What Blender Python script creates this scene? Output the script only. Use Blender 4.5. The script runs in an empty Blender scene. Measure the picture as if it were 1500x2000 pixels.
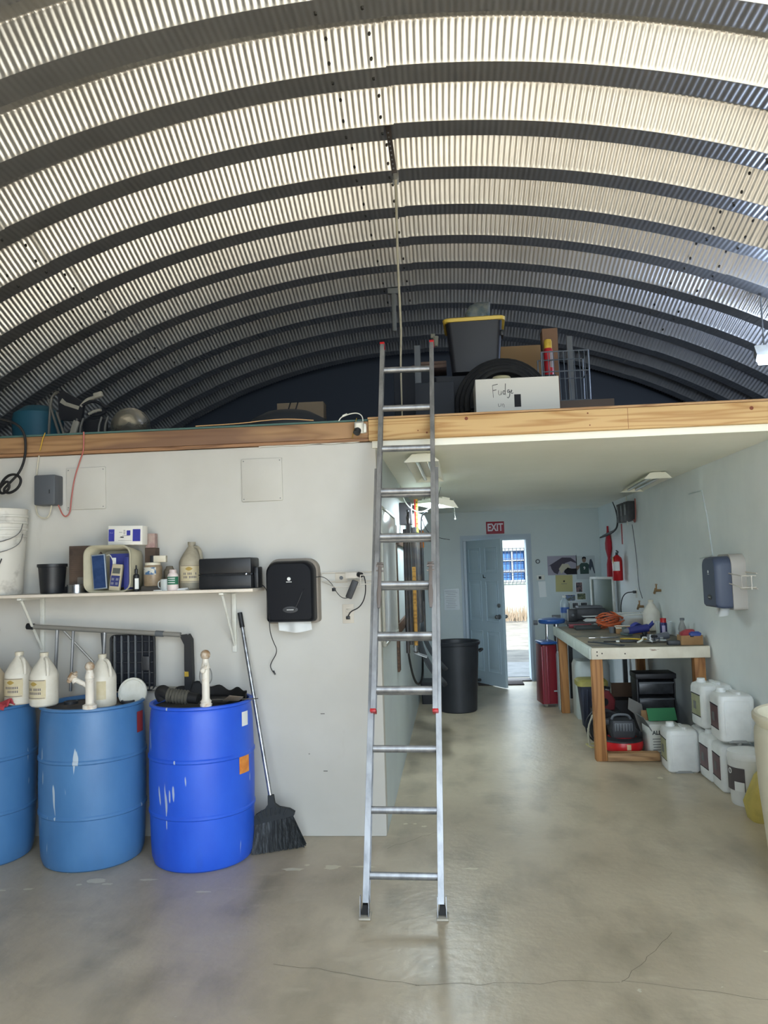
import bpy, bmesh, math, random
from mathutils import Vector, Matrix
random.seed(7)
S = bpy.context.scene
COL = S.collection
PI = math.pi
def R(d): return d*PI/180

# ---------------------------------------------------------------- camera
cd = bpy.data.cameras.new('camera'); cam = bpy.data.objects.new('camera', cd); COL.objects.link(cam)
cd.sensor_fit = 'VERTICAL'; cd.sensor_height = 36.0; cd.lens = 36.0*1503/2000
cd.clip_start = 0.05; cd.clip_end = 200
right = Vector((0.99562, 0.08859, -0.02991)); up = Vector((0.03612, -0.06942, 0.99693)); fwd = Vector((-0.08624, 0.99365, 0.07231))
m3 = Matrix((right, up, -fwd)).transposed()
cam.matrix_world = Matrix.Translation((0, 0, 1.64)) @ m3.to_4x4()
S.camera = cam
# ---------------------------------------------------------------- world, sun, sky openings, exposure
W = bpy.data.worlds.new('sky'); S.world = W; W.use_nodes = True
bg = W.node_tree.nodes['Background']; bg.inputs[0].default_value = (0.74, 0.87, 1.0, 1); bg.inputs[1].default_value = 2.6
sl = bpy.data.lights.new('sun', 'SUN'); sl.energy = 9.0; sl.color = (1.0, 0.95, 0.87); sl.angle = R(0.6)
sun = bpy.data.objects.new('sun', sl); COL.objects.link(sun)
sun.rotation_euler = Vector((0.55, -0.95, 1.16)).to_track_quat('Z', 'Y').to_euler()
def portal(name, loc, rot, sx, sz):
    l = bpy.data.lights.new(name, 'AREA'); l.shape = 'RECTANGLE'; l.size = sx; l.size_y = sz; l.energy = 1
    l.cycles.is_portal = True
    o = bpy.data.objects.new(name, l); COL.objects.link(o); o.location = loc; o.rotation_euler = rot
portal('front_opening_portal', (1.7, -1.75, 2.1), (R(90), 0, 0), 5.8, 4.2)
portal('back_door_portal', (0.62, 11.35, 1.0), (R(-90), 0, 0), 0.86, 2.0)
S.view_settings.view_transform = 'Standard'; S.view_settings.look = 'None'
S.view_settings.gamma = 1; S.view_settings.use_curve_mapping = False
S.view_settings.exposure = 1.55
S.cycles.max_bounces = 10; S.cycles.diffuse_bounces = 6; S.cycles.glossy_bounces = 4
S.cycles.use_denoising = True
S.cycles.sample_clamp_indirect = 6

# ---------------------------------------------------------------- materials
def c(r, g, b):
    f = lambda v: ((v/255+0.055)/1.055)**2.4 if v > 10 else v/255/12.92
    return (f(r), f(g), f(b), 1)
MATS = {}
def mat(name, col, rough=0.55, metal=0.0, col2=None, scale=6.0, lo=0.4, hi=0.65, bump=0.0, bscale=40.0, emit=0.0, alpha=1.0, trans=0.0, stretch=(1,1,1), spec=0.5, detail=4.0):
    if name in MATS: return MATS[name]
    m = bpy.data.materials.new(name); m.use_nodes = True; MATS[name] = m
    nt = m.node_tree; N = nt.nodes; L = nt.links; b = N['Principled BSDF']
    b.inputs['Base Color'].default_value = col; b.inputs['Roughness'].default_value = rough; b.inputs['Metallic'].default_value = metal
    b.inputs['Specular IOR Level'].default_value = spec
    if trans: b.inputs['Transmission Weight'].default_value = trans
    if alpha < 1: b.inputs['Alpha'].default_value = alpha
    if emit: b.inputs['Emission Color'].default_value = col; b.inputs['Emission Strength'].default_value = emit
    if col2 is not None or bump:
        tc = N.new('ShaderNodeTexCoord'); mp = N.new('ShaderNodeMapping'); mp.inputs['Scale'].default_value = stretch
        L.new(tc.outputs['Object'], mp.inputs[0])
    if col2 is not None:
        n = N.new('ShaderNodeTexNoise'); n.inputs['Scale'].default_value = scale; n.inputs['Detail'].default_value = detail; n.inputs['Roughness'].default_value = 0.6
        L.new(mp.outputs[0], n.inputs['Vector'])
        r = N.new('ShaderNodeValToRGB'); r.color_ramp.elements[0].position = lo; r.color_ramp.elements[1].position = hi
        r.color_ramp.elements[0].color = col; r.color_ramp.elements[1].color = col2
        L.new(n.outputs[0], r.inputs[0]); L.new(r.outputs[0], b.inputs['Base Color'])
    if bump:
        n2 = N.new('ShaderNodeTexNoise'); n2.inputs['Scale'].default_value = bscale; n2.inputs['Detail'].default_value = 3
        L.new(mp.outputs[0], n2.inputs['Vector'])
        bp = N.new('ShaderNodeBump'); bp.inputs['Strength'].default_value = bump; bp.inputs['Distance'].default_value = 0.01
        L.new(n2.outputs[0], bp.inputs['Height']); L.new(bp.outputs[0], b.inputs['Normal'])
    return m
def addmix(m, color, fac_builder):
    """mix another colour over the base colour, the factor made by fac_builder(nodes, links, objectcoord)"""
    nt = m.node_tree; N = nt.nodes; L = nt.links; b = N['Principled BSDF']
    tc = N.new('ShaderNodeTexCoord')
    mx = N.new('ShaderNodeMix'); mx.data_type = 'RGBA'; mx.inputs['B'].default_value = color
    inp = b.inputs['Base Color']
    if inp.is_linked: L.new(inp.links[0].from_socket, mx.inputs['A'])
    else: mx.inputs['A'].default_value = inp.default_value
    L.new(fac_builder(N, L, tc.outputs['Object']), mx.inputs['Factor'])
    L.new(mx.outputs['Result'], inp)
def f_noise(scale, lo, hi, stretch=(1,1,1), amount=1.0, detail=2.0, off=(0,0,0)):
    def g(N, L, co):
        mp = N.new('ShaderNodeMapping'); mp.inputs['Scale'].default_value = stretch; mp.inputs['Location'].default_value = off; L.new(co, mp.inputs[0])
        n = N.new('ShaderNodeTexNoise'); n.inputs['Scale'].default_value = scale; n.inputs['Detail'].default_value = detail; L.new(mp.outputs[0], n.inputs['Vector'])
        r = N.new('ShaderNodeMapRange'); r.inputs[1].default_value = lo; r.inputs[2].default_value = hi; r.inputs[4].default_value = amount
        L.new(n.outputs[0], r.inputs[0]); return r.outputs[0]
    return g
def woodmat(name, a, b, scale=1.0, knots=True, lean=(0.35, 6, 6)):
    if name in MATS: return MATS[name]
    m = mat(name, a, 0.65)
    nt = m.node_tree; N = nt.nodes; L = nt.links; bs = N['Principled BSDF']
    tc = N.new('ShaderNodeTexCoord'); mp = N.new('ShaderNodeMapping'); mp.inputs['Scale'].default_value = lean; L.new(tc.outputs['Object'], mp.inputs[0])
    n = N.new('ShaderNodeTexNoise'); n.inputs['Scale'].default_value = 1.6*scale; n.inputs['Detail'].default_value = 2; L.new(mp.outputs[0], n.inputs['Vector'])
    ml = N.new('ShaderNodeMath'); ml.operation = 'MULTIPLY'; ml.inputs[1].default_value = 9; L.new(n.outputs[0], ml.inputs[0])
    fr = N.new('ShaderNodeMath'); fr.operation = 'PINGPONG'; fr.inputs[1].default_value = 0.5; L.new(ml.outputs[0], fr.inputs[0])
    r = N.new('ShaderNodeValToRGB'); r.color_ramp.elements[0].color = b; r.color_ramp.elements[1].color = a; r.color_ramp.elements[1].position = 0.3
    L.new(fr.outputs[0], r.inputs[0]); L.new(r.outputs[0], bs.inputs['Base Color'])
    return m

# ---------------------------------------------------------------- mesh helpers
def rrect(hx, hy, r, n=6):
    return [(qx*(hx-r)+r*math.cos(a+PI/2*i/(n-1)), qy*(hy-r)+r*math.sin(a+PI/2*i/(n-1))) for qx, qy, a in ((1,1,0), (-1,1,PI/2), (-1,-1,PI), (1,-1,1.5*PI)) for i in range(n)]
class B:
    def __init__(s): s.b = bmesh.new()
    def _x(s, vs, M):
        if M is not None: bmesh.ops.transform(s.b, matrix=M, verts=vs)
    def box(s, cx, cy, cz, sx, sy, sz, bev=0, rz=0, rx=0, ry=0, seg=2):
        t = bmesh.new(); bmesh.ops.create_cube(t, size=1)
        bmesh.ops.scale(t, vec=(sx, sy, sz), verts=t.verts)
        if bev: bmesh.ops.bevel(t, geom=list(t.edges), offset=min(bev, 0.49*min(sx, sy, sz)), segments=seg, affect='EDGES', profile=0.5)
        M = Matrix.Translation((cx, cy, cz)) @ Matrix.Rotation(rz, 4, 'Z') @ Matrix.Rotation(ry, 4, 'Y') @ Matrix.Rotation(rx, 4, 'X')
        bmesh.ops.transform(t, matrix=M, verts=t.verts)
        s._merge(t); return s
    def _merge(s, t):
        me = bpy.data.meshes.new('tmp'); t.to_mesh(me); t.free(); s.b.from_mesh(me); bpy.data.meshes.remove(me)
    def cyl(s, p0, p1, r, r2=None, seg=16, cap=True):
        p0 = Vector(p0); p1 = Vector(p1); d = p1-p0; r2 = r if r2 is None else r2
        q = d.to_track_quat('Z', 'Y').to_matrix()
        ring = [[], []]
        for i in range(seg):
            a = 2*PI*i/seg; v = q @ Vector((math.cos(a), math.sin(a), 0))
            ring[0].append(s.b.verts.new(p0+v*r)); ring[1].append(s.b.verts.new(p1+v*r2))
        for i in range(seg):
            j = (i+1) % seg; s.b.faces.new((ring[0][i], ring[0][j], ring[1][j], ring[1][i]))
        if cap: s.b.faces.new(ring[0][::-1]); s.b.faces.new(ring[1])
        return s
    def tube(s, pts, r, seg=8, closed=False, smooth=0, flat=1.0):
        pts = [Vector(p) for p in pts]
        for _ in range(smooth):
            n = [pts[0]]
            for a, b_ in zip(pts, pts[1:]): n += [a*0.75+b_*0.25, a*0.25+b_*0.75]
            n.append(pts[-1]); pts = n
            if isinstance(r, (list, tuple)): r = [r[0]]+[v for a, b_ in zip(r, r[1:]) for v in (a*.75+b_*.25, a*.25+b_*.75)]+[r[-1]]
        rings = []; prev = None; n = len(pts)
        for i, p in enumerate(pts):
            if closed: d = pts[(i+1) % n]-pts[i-1]
            else: d = pts[min(i+1, n-1)]-pts[max(i-1, 0)]
            if d.length < 1e-9: d = Vector((0, 0, 1))
            d.normalize()
            u = prev if prev is not None else (Vector((0, 0, 1)) if abs(d.z) < 0.9 else Vector((0, 1, 0)))
            u = u-d*u.dot(d)
            if u.length < 1e-6: u = d.orthogonal()
            u.normalize(); prev = u; w = d.cross(u)
            rr = r[i] if isinstance(r, (list, tuple)) else r
            rings.append([s.b.verts.new(p+u*math.cos(2*PI*k/seg)*rr+w*math.sin(2*PI*k/seg)*rr*flat) for k in range(seg)])
        m = n if closed else n-1
        for i in range(m):
            a, b_ = rings[i], rings[(i+1) % n]
            for k in range(seg): s.b.faces.new((a[k], a[(k+1) % seg], b_[(k+1) % seg], b_[k]))
        if not closed: s.b.faces.new(rings[0][::-1]); s.b.faces.new(rings[-1])
        return s
    def lathe(s, prof, o=(0,0,0), seg=32, M=None, a0=0, a1=2*PI, cap=True):
        full = abs(a1-a0-2*PI) < 1e-6; rings = []; new = []
        k = seg if full else seg+1
        for r, z in prof:
            ring = [s.b.verts.new((o[0]+r*math.cos(a0+(a1-a0)*i/seg), o[1]+r*math.sin(a0+(a1-a0)*i/seg), o[2]+z)) for i in range(k)]
            rings.append(ring); new += ring
        for a, b_ in zip(rings, rings[1:]):
            for i in range(seg):
                j = (i+1) % k; s.b.faces.new((a[i], a[j], b_[j], b_[i]))
        if full and cap:
            if prof[0][0] > 1e-4: s.b.faces.new(rings[0][::-1])
            if prof[-1][0] > 1e-4: s.b.faces.new(rings[-1])
        s._x(new, M); return s
    def loft(s, secs, o=(0,0,0), n=6, M=None, cap=True):
        """secs: (z, half width x, half depth y, corner radius, shift x, shift y)"""
        rings = []; new = []
        for sc in secs:
            z, hx, hy, cr = sc[:4]; dx = sc[4] if len(sc) > 4 else 0; dy = sc[5] if len(sc) > 5 else 0
            cr = min(cr, hx*0.999, hy*0.999); ring = []
            for qx, qy, a in ((1,1,0), (-1,1,PI/2), (-1,-1,PI), (1,-1,1.5*PI)):
                for i in range(n):
                    t = a+PI/2*i/(n-1)
                    ring.append(s.b.verts.new((o[0]+dx+qx*(hx-cr)+cr*math.cos(t), o[1]+dy+qy*(hy-cr)+cr*math.sin(t), o[2]+z)))
            rings.append(ring); new += ring
        k = 4*n
        for a, b_ in zip(rings, rings[1:]):
            for i in range(k): s.b.faces.new((a[i], a[(i+1) % k], b_[(i+1) % k], b_[i]))
        if cap: s.b.faces.new(rings[0][::-1]); s.b.faces.new(rings[-1])
        s._x(new, M); return s
    def prism(s, poly, t, M=None):
        """poly in x,z ; thickness along y from 0 to t"""
        a = [s.b.verts.new((x, 0, z)) for x, z in poly]; b_ = [s.b.verts.new((x, t, z)) for x, z in poly]
        n = len(poly); s.b.faces.new(a); s.b.faces.new(b_[::-1])
        for i in range(n): s.b.faces.new((a[i], b_[i], b_[(i+1) % n], a[(i+1) % n]))
        s._x(a+b_, M); return s
    def ball(s, p, r, sz=(1,1,1), seg=12):
        bmesh.ops.create_uvsphere(s.b, u_segments=seg, v_segments=max(6, seg//2), radius=r, matrix=Matrix.Translation(p) @ Matrix.Diagonal((*sz, 1)))
        return s
    def grid(s, fn, nu, nv):
        v = [[s.b.verts.new(fn(i/nu, j/nv)) for j in range(nv+1)] for i in range(nu+1)]
        for i in range(nu):
            for j in range(nv): s.b.faces.new((v[i][j], v[i+1][j], v[i+1][j+1], v[i][j+1]))
        return s
    def xf(s, M): bmesh.ops.transform(s.b, matrix=M, verts=s.b.verts); return s
    def mk(s, name, m, parent=None, flat=False, ang=35):
        bmesh.ops.recalc_face_normals(s.b, faces=s.b.faces)
        me = bpy.data.meshes.new(name); s.b.to_mesh(me); s.b.free()
        if not flat:
            for p in me.polygons: p.use_smooth = True
            me.set_sharp_from_angle(angle=R(ang))
        me.materials.append(m)
        o = bpy.data.objects.new(name, me); COL.objects.link(o)
        if parent is not None: o.parent = parent
        return o
def thing(name, label, cat, loc=(0,0,0), rz=0, group=None, rx=0, ry=0):
    o = bpy.data.objects.new(name, None); COL.objects.link(o); o.empty_display_size = 0.05
    o.location = loc; o.rotation_euler = (rx, ry, rz); tag(o, label, cat, group); return o
def tag(o, label, cat, group=None, kind=None):
    o['label'] = label; o['category'] = cat
    if group: o['group'] = group
    if kind: o['kind'] = kind
    return o
def struct(o): o['kind'] = 'structure'; return o
def single(name, b, m, label, cat, group=None, loc=None, rz=0):
    o = b.mk(name, m)
    if loc: o.location = loc; o.rotation_euler.z = rz
    return tag(o, label, cat, group)
def dup(root, loc=None, rz=None, label=None, group=None):
    r = root.copy(); COL.objects.link(r)
    if loc: r.location = loc
    if rz is not None: r.rotation_euler.z = rz
    if label: r['label'] = label
    if group: r['group'] = group
    for ch in list(root.children):
        k = ch.copy(); COL.objects.link(k); k.parent = r
        for g in list(ch.children):
            d = g.copy(); COL.objects.link(d); d.parent = k
    return r
def text(body, size, m, parent, loc, rot=(PI/2, 0, 0), ext=0.0006, name='lettering', align='CENTER', sx=1.0, bold=0.0):
    cu = bpy.data.curves.new('txt', 'FONT'); cu.body = body; cu.size = size; cu.extrude = ext; cu.align_x = align; cu.align_y = 'CENTER'; cu.offset = bold
    cu.resolution_u = 3
    to = bpy.data.objects.new('txt', cu); COL.objects.link(to)
    me = bpy.data.meshes.new_from_object(to); bpy.data.objects.remove(to); bpy.data.curves.remove(cu)
    me.materials.clear(); me.materials.append(m); me.name = name
    o = bpy.data.objects.new(name, me); COL.objects.link(o); o.parent = parent; o.location = loc; o.rotation_euler = rot; o.scale = (sx, 1, 1)
    return o
def TM(loc, rx=0, ry=0, rz=0): return Matrix.Translation(loc) @ Matrix.Rotation(rz, 4, 'Z') @ Matrix.Rotation(ry, 4, 'Y') @ Matrix.Rotation(rx, 4, 'X')

# common materials
WALL = mat('white_wall_paint', c(197,195,188), 0.6, col2=c(189,187,179), scale=1.3, bump=0.12, bscale=9)
addmix(WALL, c(150,146,134), f_noise(5, 0.66, 0.80, (1,1,0.5), 0.35, 4))
WALLB = mat('bluish_white_wall_paint', c(196,206,206), 0.6, col2=c(188,198,200), scale=1.2, bump=0.1, bscale=8)
CEIL = mat('ceiling_paint', c(240,240,228), 0.65, col2=c(232,233,220), scale=0.8)
WALLR = mat('right_wall_lit_paint', c(228,233,232), 0.6, col2=c(218,224,224), scale=1.2, bump=0.1, bscale=8)  # corridor wall paint made lighter, for the stronger light on the right wall
BLACK = mat('black_plastic', c(24,26,30), 0.45, col2=c(34,36,40), scale=9)
DARK = mat('dark_grey_plastic', c(46,48,52), 0.5, col2=c(60,61,64), scale=12)
GREY = mat('grey_plastic', c(96,100,104), 0.5)
WHITE = mat('white_plastic', c(222,222,214), 0.4, col2=c(205,204,192), scale=9)
OFFW = mat('yellowed_white_plastic', c(214,208,190), 0.42, col2=c(190,182,160), scale=7)
BEIGE = mat('beige_plastic', c(182,176,150), 0.5, col2=c(160,152,128), scale=8)
ALU = mat('brushed_aluminium', c(158,160,163), 0.42, 0.72, col2=c(128,130,133), scale=14, stretch=(1,1,0.3))
STEEL = mat('galvanised_steel', c(150,152,152), 0.4, 0.7, col2=c(110,112,114), scale=10)
CHROME = mat('chrome', c(220,222,226), 0.12, 1.0)
RED = mat('red_plastic', c(176,24,30), 0.4, col2=c(150,20,26), scale=8)
DRED = mat('dark_red_paint', c(122,22,34), 0.35)
YEL = mat('yellow_plastic', c(214,178,62), 0.5, col2=c(170,140,50), scale=7)
ORANGE = mat('orange_plastic', c(216,124,36), 0.5)
BLUE = mat('blue_plastic', c(38,66,150), 0.4)
CARD = mat('brown_cardboard', c(164,128,88), 0.85, col2=c(146,112,74), scale=6)
PAPER = mat('white_paper', c(226,228,226), 0.8)
INK = mat('black_ink', c(24,24,30), 0.8)
GINK = mat('grey_print', c(110,112,112), 0.8)
RUBBER = mat('black_rubber', c(18,18,20), 0.7, col2=c(32,31,30), scale=8)
CLEAR = mat('clear_plastic', c(225,232,232), 0.12, alpha=0.38)
GREEN = mat('green_plastic', c(30,110,70), 0.5)
# ================================================================= STRUCTURE
YF, YB, XL, XR, ZC, ZL = 4.82, 11.1, -0.46, 2.08, 2.40, 2.57
CX, CZ, RR = -0.28, -2.86, 7.54     # the arch: axis and radius of the inner flanges
FLOOR = mat('concrete', c(172,160,138), 0.34, col2=c(200,188,164), scale=1.1, lo=0.3, hi=0.72, bump=0.22, bscale=22, detail=8)
addmix(FLOOR, c(132,124,106), f_noise(2.6, 0.48, 0.72, (1.6,0.8,1), 0.6, 8))
addmix(FLOOR, c(196,187,164), f_noise(4.5, 0.58, 0.72, (1,2.2,1), 0.5, 8, (3,1,0)))
addmix(FLOOR, c(206,202,184), f_noise(19, 0.75, 0.76, (1,1,1), 0.85, 3, (5,5,0)))
b = B(); b.box(0.3, 4.6, -0.06, 16, 13.6, 0.12); fl = struct(b.mk('floor', FLOOR, flat=True))
SPL = mat('dried_white_paint', c(214,208,186), 0.6)
def splat(x, y, r, sx=1.0, sy=0.7, n=14, rz=0.0):
    bb = B(); vs = [bb.b.verts.new((x+math.cos(2*PI*i/n+rz)*r*sx*random.uniform(.6,1.15), y+math.sin(2*PI*i/n+rz)*r*sy*random.uniform(.6,1.15), 0.0012)) for i in range(n)]
    bb.b.faces.new(vs); return bb.mk('paint_splatter', SPL, fl, flat=True)
for a in ((1.42,3.66,0.045,.7,1.0), (-0.93,4.30,0.05,1.4,.5), (-0.72,4.33,0.05,1.1,.7), (-0.55,4.34,0.045,1.7,.3), (-0.87,4.36,0.02), (-2.30,4.02,0.03,1,.5),
          (-2.62,3.98,0.05,1,.4), (-2.45,4.0,0.03,1.3,.4), (-1.98,4.13,0.05,1.4,.6), (-2.05,4.08,0.02), (-1.9,4.09,0.025,1.6,.5), (-1.7,4.15,0.03,2,.5), (-0.24,5.0,0.022), (-0.30,5.05,0.016), (0.04,4.32,0.03,1.6,.5), (-0.36,5.05,0.02),
          (1.30,3.50,0.02), (1.33,3.42,0.014), (1.24,3.45,0.012), (-1.35,4.0,0.03,1.6,.4), (1.5,6.08,0.03,.8,1)): splat(*a)
bb = B()
for i, (p, q) in enumerate((((-0.45,4.62),(-0.15,4.9)), ((-0.8,3.3),(-0.2,3.15)), ((-0.2,3.15),(0.6,3.2)), ((0.6,3.2),(1.3,3.05)), ((0.6,3.2),(0.9,3.6)))):
    k = 10; pr = Vector((p[0], p[1], 0)); qr = Vector((q[0], q[1], 0)); pts = []
    for j in range(k+1):
        v = pr.lerp(qr, j/k); pts.append((v.x+random.uniform(-.012,.012), v.y+random.uniform(-.012,.012)))
    for (x0,y0),(x1,y1) in zip(pts, pts[1:]):
        d = Vector((x1-x0, y1-y0, 0)); n = Vector((-d.y, d.x, 0)).normalized()*0.0010
        bb.b.faces.new([bb.b.verts.new(v) for v in ((x0-n.x,y0-n.y,.0008),(x1-n.x,y1-n.y,.0008),(x1+n.x,y1+n.y,.0008),(x0+n.x,y0+n.y,.0008))])
bb.mk('floor_crack', mat('crack', c(112,107,94), 0.9), fl, flat=True)
# yard outside
DIRT = mat('dry_ground', c(84,82,76), 0.9, col2=c(56,55,51), scale=2.2, lo=0.35, hi=0.65, bump=0.5, bscale=6, detail=8)
b = B(); b.box(0, 19.4, -0.10, 40, 16, 0.12); struct(b.mk('ground_back_yard', DIRT, flat=True))
b = B(); b.box(0, -3.9, -0.07, 16, 3.4, 0.12); struct(b.mk('ground_bounce_apron', mat('yard_concrete', c(182,177,166), 0.9), flat=True))  # unseen; bright apron shaped to bounce sunlight onto the near roof
b = B(); b.box(0, -14.6, -0.08, 60, 18, 0.12); struct(b.mk('ground_front_yard', mat('yard_dirt', c(92,92,80), 0.95), flat=True))  # unseen; kept dark so little bounce reaches the far roof
b = B(); b.box(0.6, 12.3, -0.02, 3.2, 1.7, 0.05, 0.01); struct(b.mk('trim_door_slab', mat('slab_concrete', c(96,98,98), 0.85, col2=c(78,80,80), scale=3), flat=True))
# walls
b = B(); b.box((-7.4+XL)/2, YF+0.05, ZL/2-0.065, 7.4+XL, 0.10, ZL-0.13, 0.006); wl = struct(b.mk('wall_left', WALL))
SC = mat('scuff_mark', c(120,116,110), 0.8)
for x, z, w in ((-0.84,.745,.026),(-0.83,.395,.026),(-0.93,.50,.008)):
    bb = B(); bb.box(x, YF-0.0006, z, w, 0.001, 0.006); bb.mk('scuff', SC, wl, flat=True)
b = B(); b.box(XL-0.05, (YF+0.1+YB)/2, ZC/2, 0.10, YB-YF-0.1, ZC); struct(b.mk('wall_inner', WALLB))
b = B(); b.box(XR+0.05, (YF+YB)/2, ZC/2+0.02, 0.10, YB-YF, ZC+0.04); wr = struct(b.mk('wall_right', WALLR))
b = B(); b.box(XR+0.1+2.6, YF+0.05, ZC/2+0.02, 5.2, 0.10, ZC+0.04); struct(b.mk('wall_front_right', WALL))
DX0, DX1, DZ = 0.16, 1.08, 2.02
b = B()
for x0, x1, z0, z1 in ((XL-0.1, DX0, 0, ZC), (DX1, XR+0.1, 0, ZC), (DX0, DX1, DZ, ZC)):
    b.box((x0+x1)/2, YB+0.08, (z0+z1)/2, x1-x0, 0.16, z1-z0)
struct(b.mk('wall_back', WALLB, flat=True))
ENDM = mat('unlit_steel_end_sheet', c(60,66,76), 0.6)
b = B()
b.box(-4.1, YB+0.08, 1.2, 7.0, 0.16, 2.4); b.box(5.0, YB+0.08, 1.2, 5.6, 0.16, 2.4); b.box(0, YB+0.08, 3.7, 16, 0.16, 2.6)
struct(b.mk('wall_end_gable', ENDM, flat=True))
# front end with its wide doorway, behind the camera
b = B(); b.box(-4.7, -1.75, 2.1, 7.0, 0.12, 4.2); b.box(6.45, -1.75, 1.9, 3.7, 0.12, 3.8); b.box(0, -1.75, 4.6, 16, 0.12, 0.8)
struct(b.mk('wall_front_gable', ENDM, flat=True))
b = B(); b.box((XL+XR)/2, (YF+YB)/2+.012, ZC+0.02, XR-XL, YB-YF-.024, 0.04); struct(b.mk('ceiling_corridor', CEIL, flat=True))
# timber deck over the rooms
PLY = mat('deck_plywood', c(66,62,58), 0.9, col2=c(50,48,46), scale=3)
b = B(); b.box(0, (YF+YB)/2+0.03, 2.505, 13.2, YB-YF-0.06, 0.12); struct(b.mk('floor_loft', PLY, flat=True))
W1 = woodmat('fresh_pine', c(202,168,116), c(176,134,82), 1.0)
W2 = woodmat('weathered_fir', c(158,122,84), c(132,98,64), 0.8)
addmix(W2, c(100,70,54), f_noise(1.3, 0.44, 0.56, (0.7,1,3.4), 0.75, 3))
b = B(); b.box((-7.2-0.50)/2, YF-0.012, 2.515, 6.7, 0.045, 0.105, 0.004); t = struct(b.mk('trim_beam_left', W2))
b = B(); b.box((-7.2-0.50)/2, YF-0.005, 2.452, 6.7, 0.05, 0.02, 0.003); struct(b.mk('trim_plate_left', woodmat('plate_fir', c(150,110,76), c(112,78,52), 1.0)))
b = B(); b.box((-7.2-0.50)/2, YF+0.0, 2.575, 6.7, 0.07, 0.012, 0.002); struct(b.mk('trim_edge_left', mat('teal_stained_edge', c(70,98,92), 0.8)))
b = B(); b.box((-0.497+7.2)/2, YF-0.03, 2.507, 7.697, 0.045, 0.132, 0.004); struct(b.mk('trim_beam_right', W1))
b = B(); b.box((-0.50+7.2)/2, YF-0.018, 2.582, 7.7, 0.072, 0.014, 0.002); struct(b.mk('trim_edge_right', woodmat('edge_pine', c(176,140,98), c(140,104,68), 1.2)))
KN = mat('wood_knot', c(120,62,36), 0.7)
kp = [o for o in COL.objects if o.name == 'trim_beam_right'][0]
for x, z, r in ((0.118,2.552,0.011),(-0.13,2.475,0.006),(-0.185,2.49,0.004),(0.86,2.55,.005),(0.87,2.475,0.004),(1.83,2.535,0.012)):
    bb = B(); bb.cyl((x, YF-0.0528, z), (x, YF-0.0536, z), r, seg=12); bb.mk('knot', KN, kp, flat=True)
bb = B(); bb.box(1.10, YF-0.0532, 2.507, 0.002, 0.001, 0.128); bb.mk('board_joint', KN, kp, flat=True)
b = B(); b.box((XL+XR)/2+0.01, YF-0.003, 2.42, XR-XL+0.06, 0.03, 0.045, 0.002); struct(b.mk('trim_fascia', CEIL))
b = B()
pts = [(XL-0.75+i*0.05, YF-0.012+random.uniform(-.004,.004), 2.441+random.uniform(-.005,.005)) for i in range(14)]
b.tube(pts, 0.006, 5); b.mk('plaster_lip', WALL, wl)

# ---------------------------------------------------------------- arched roof, panel by panel
STEELR = mat('roof_sheet_steel', c(195,195,193), 0.37, 0.78, col2=c(182,181,178), scale=2.0, lo=0.3, hi=0.7)
PITCH = 0.61; SPAN = 21.8; CORR = 0.0405; AMP = 0.0040; DEP = 0.19
prof = []
def seg(y0, h0, y1, h1, n):
    ts = [0, .05, .1] + [0.1+0.8*i/n for i in range(1, n)] + [.9, .95]
    for t in ts: prof.append((y0+(y1-y0)*t, h0+(h1-h0)*t, 0.0 if t < .04 else (0.55 if t in (.05, .95) else 1.0)))
seg(0, 0, .19, 0, 1); seg(.19, 0, .27, DEP, 1); seg(.27, DEP, .475, DEP, 1); seg(.475, DEP, .61, 0, 1); prof.append((.61, 0, 0))
n_th = int(R(SPAN+0.9)*RR/CORR*6)
bb = B(); rows = []
for i in range(n_th+1):
    th = R(SPAN+0.9)*i/n_th; arc = th*RR; w = math.cos(2*PI*arc/CORR)
    w = math.copysign(abs(w)**0.9, w)
    edge = min(1, arc/0.02, (R(SPAN+0.9)*RR-arc)/0.02); lap = 0.007*i/n_th
    row = []
    for y, h, a in prof:
        fl_ = 0.45 if h < 0.001 else 1.0
        r = RR+h-lap+AMP*a*w*edge*fl_
        row.append(bb.b.verts.new((r*math.sin(th), y, r*math.cos(th))))
    rows.append(row)
for a, b_ in zip(rows, rows[1:]):
    for k in range(len(a)-1): bb.b.faces.new((a[k], a[k+1], b_[k+1], b_[k]))
roof = bpy.data.objects.new('ceiling', None); COL.objects.link(roof); roof.location = (CX, 0, CZ); struct(roof)
panel = bb.mk('roof_panel', STEELR, roof, ang=60)
seams = [-66.4, -44.6, -22.8, -1.0, 20.8, 42.6]
first = True
for k in range(-10, 11):
    for sm in seams:
        p = panel if first else panel.copy()
        if not first: COL.objects.link(p)
        p.parent = roof; p.location = (0, 4.46+PITCH*k, 0); p.rotation_euler = (0, R(sm), 0); first = False
bb = B()
for k in range(-2, 8):
    for sm in seams:
        for off in (0.25, -1.7):
            for (y, h) in ((.50, .145), (.575, .04), (.09, -.003)):
                th = R(sm+off); r = RR+h-0.012
                p = Vector((CX+r*math.sin(th), 4.46+PITCH*k+y-0.61, CZ+r*math.cos(th)))
                d = Vector((math.sin(th), 0.55 if h > 0 else 0, math.cos(th))).normalized()
                bb.cyl(p+d*0.014, p-d*0.006, 0.011, 0.009, seg=6)
bo = bb.mk('seam_bolt', mat('bolt_steel', c(70,68,64), 0.5, 0.5)); bo.parent = roof; bo.location = (-CX, 0, -CZ); bo['kind'] = 'stuff'

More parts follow.
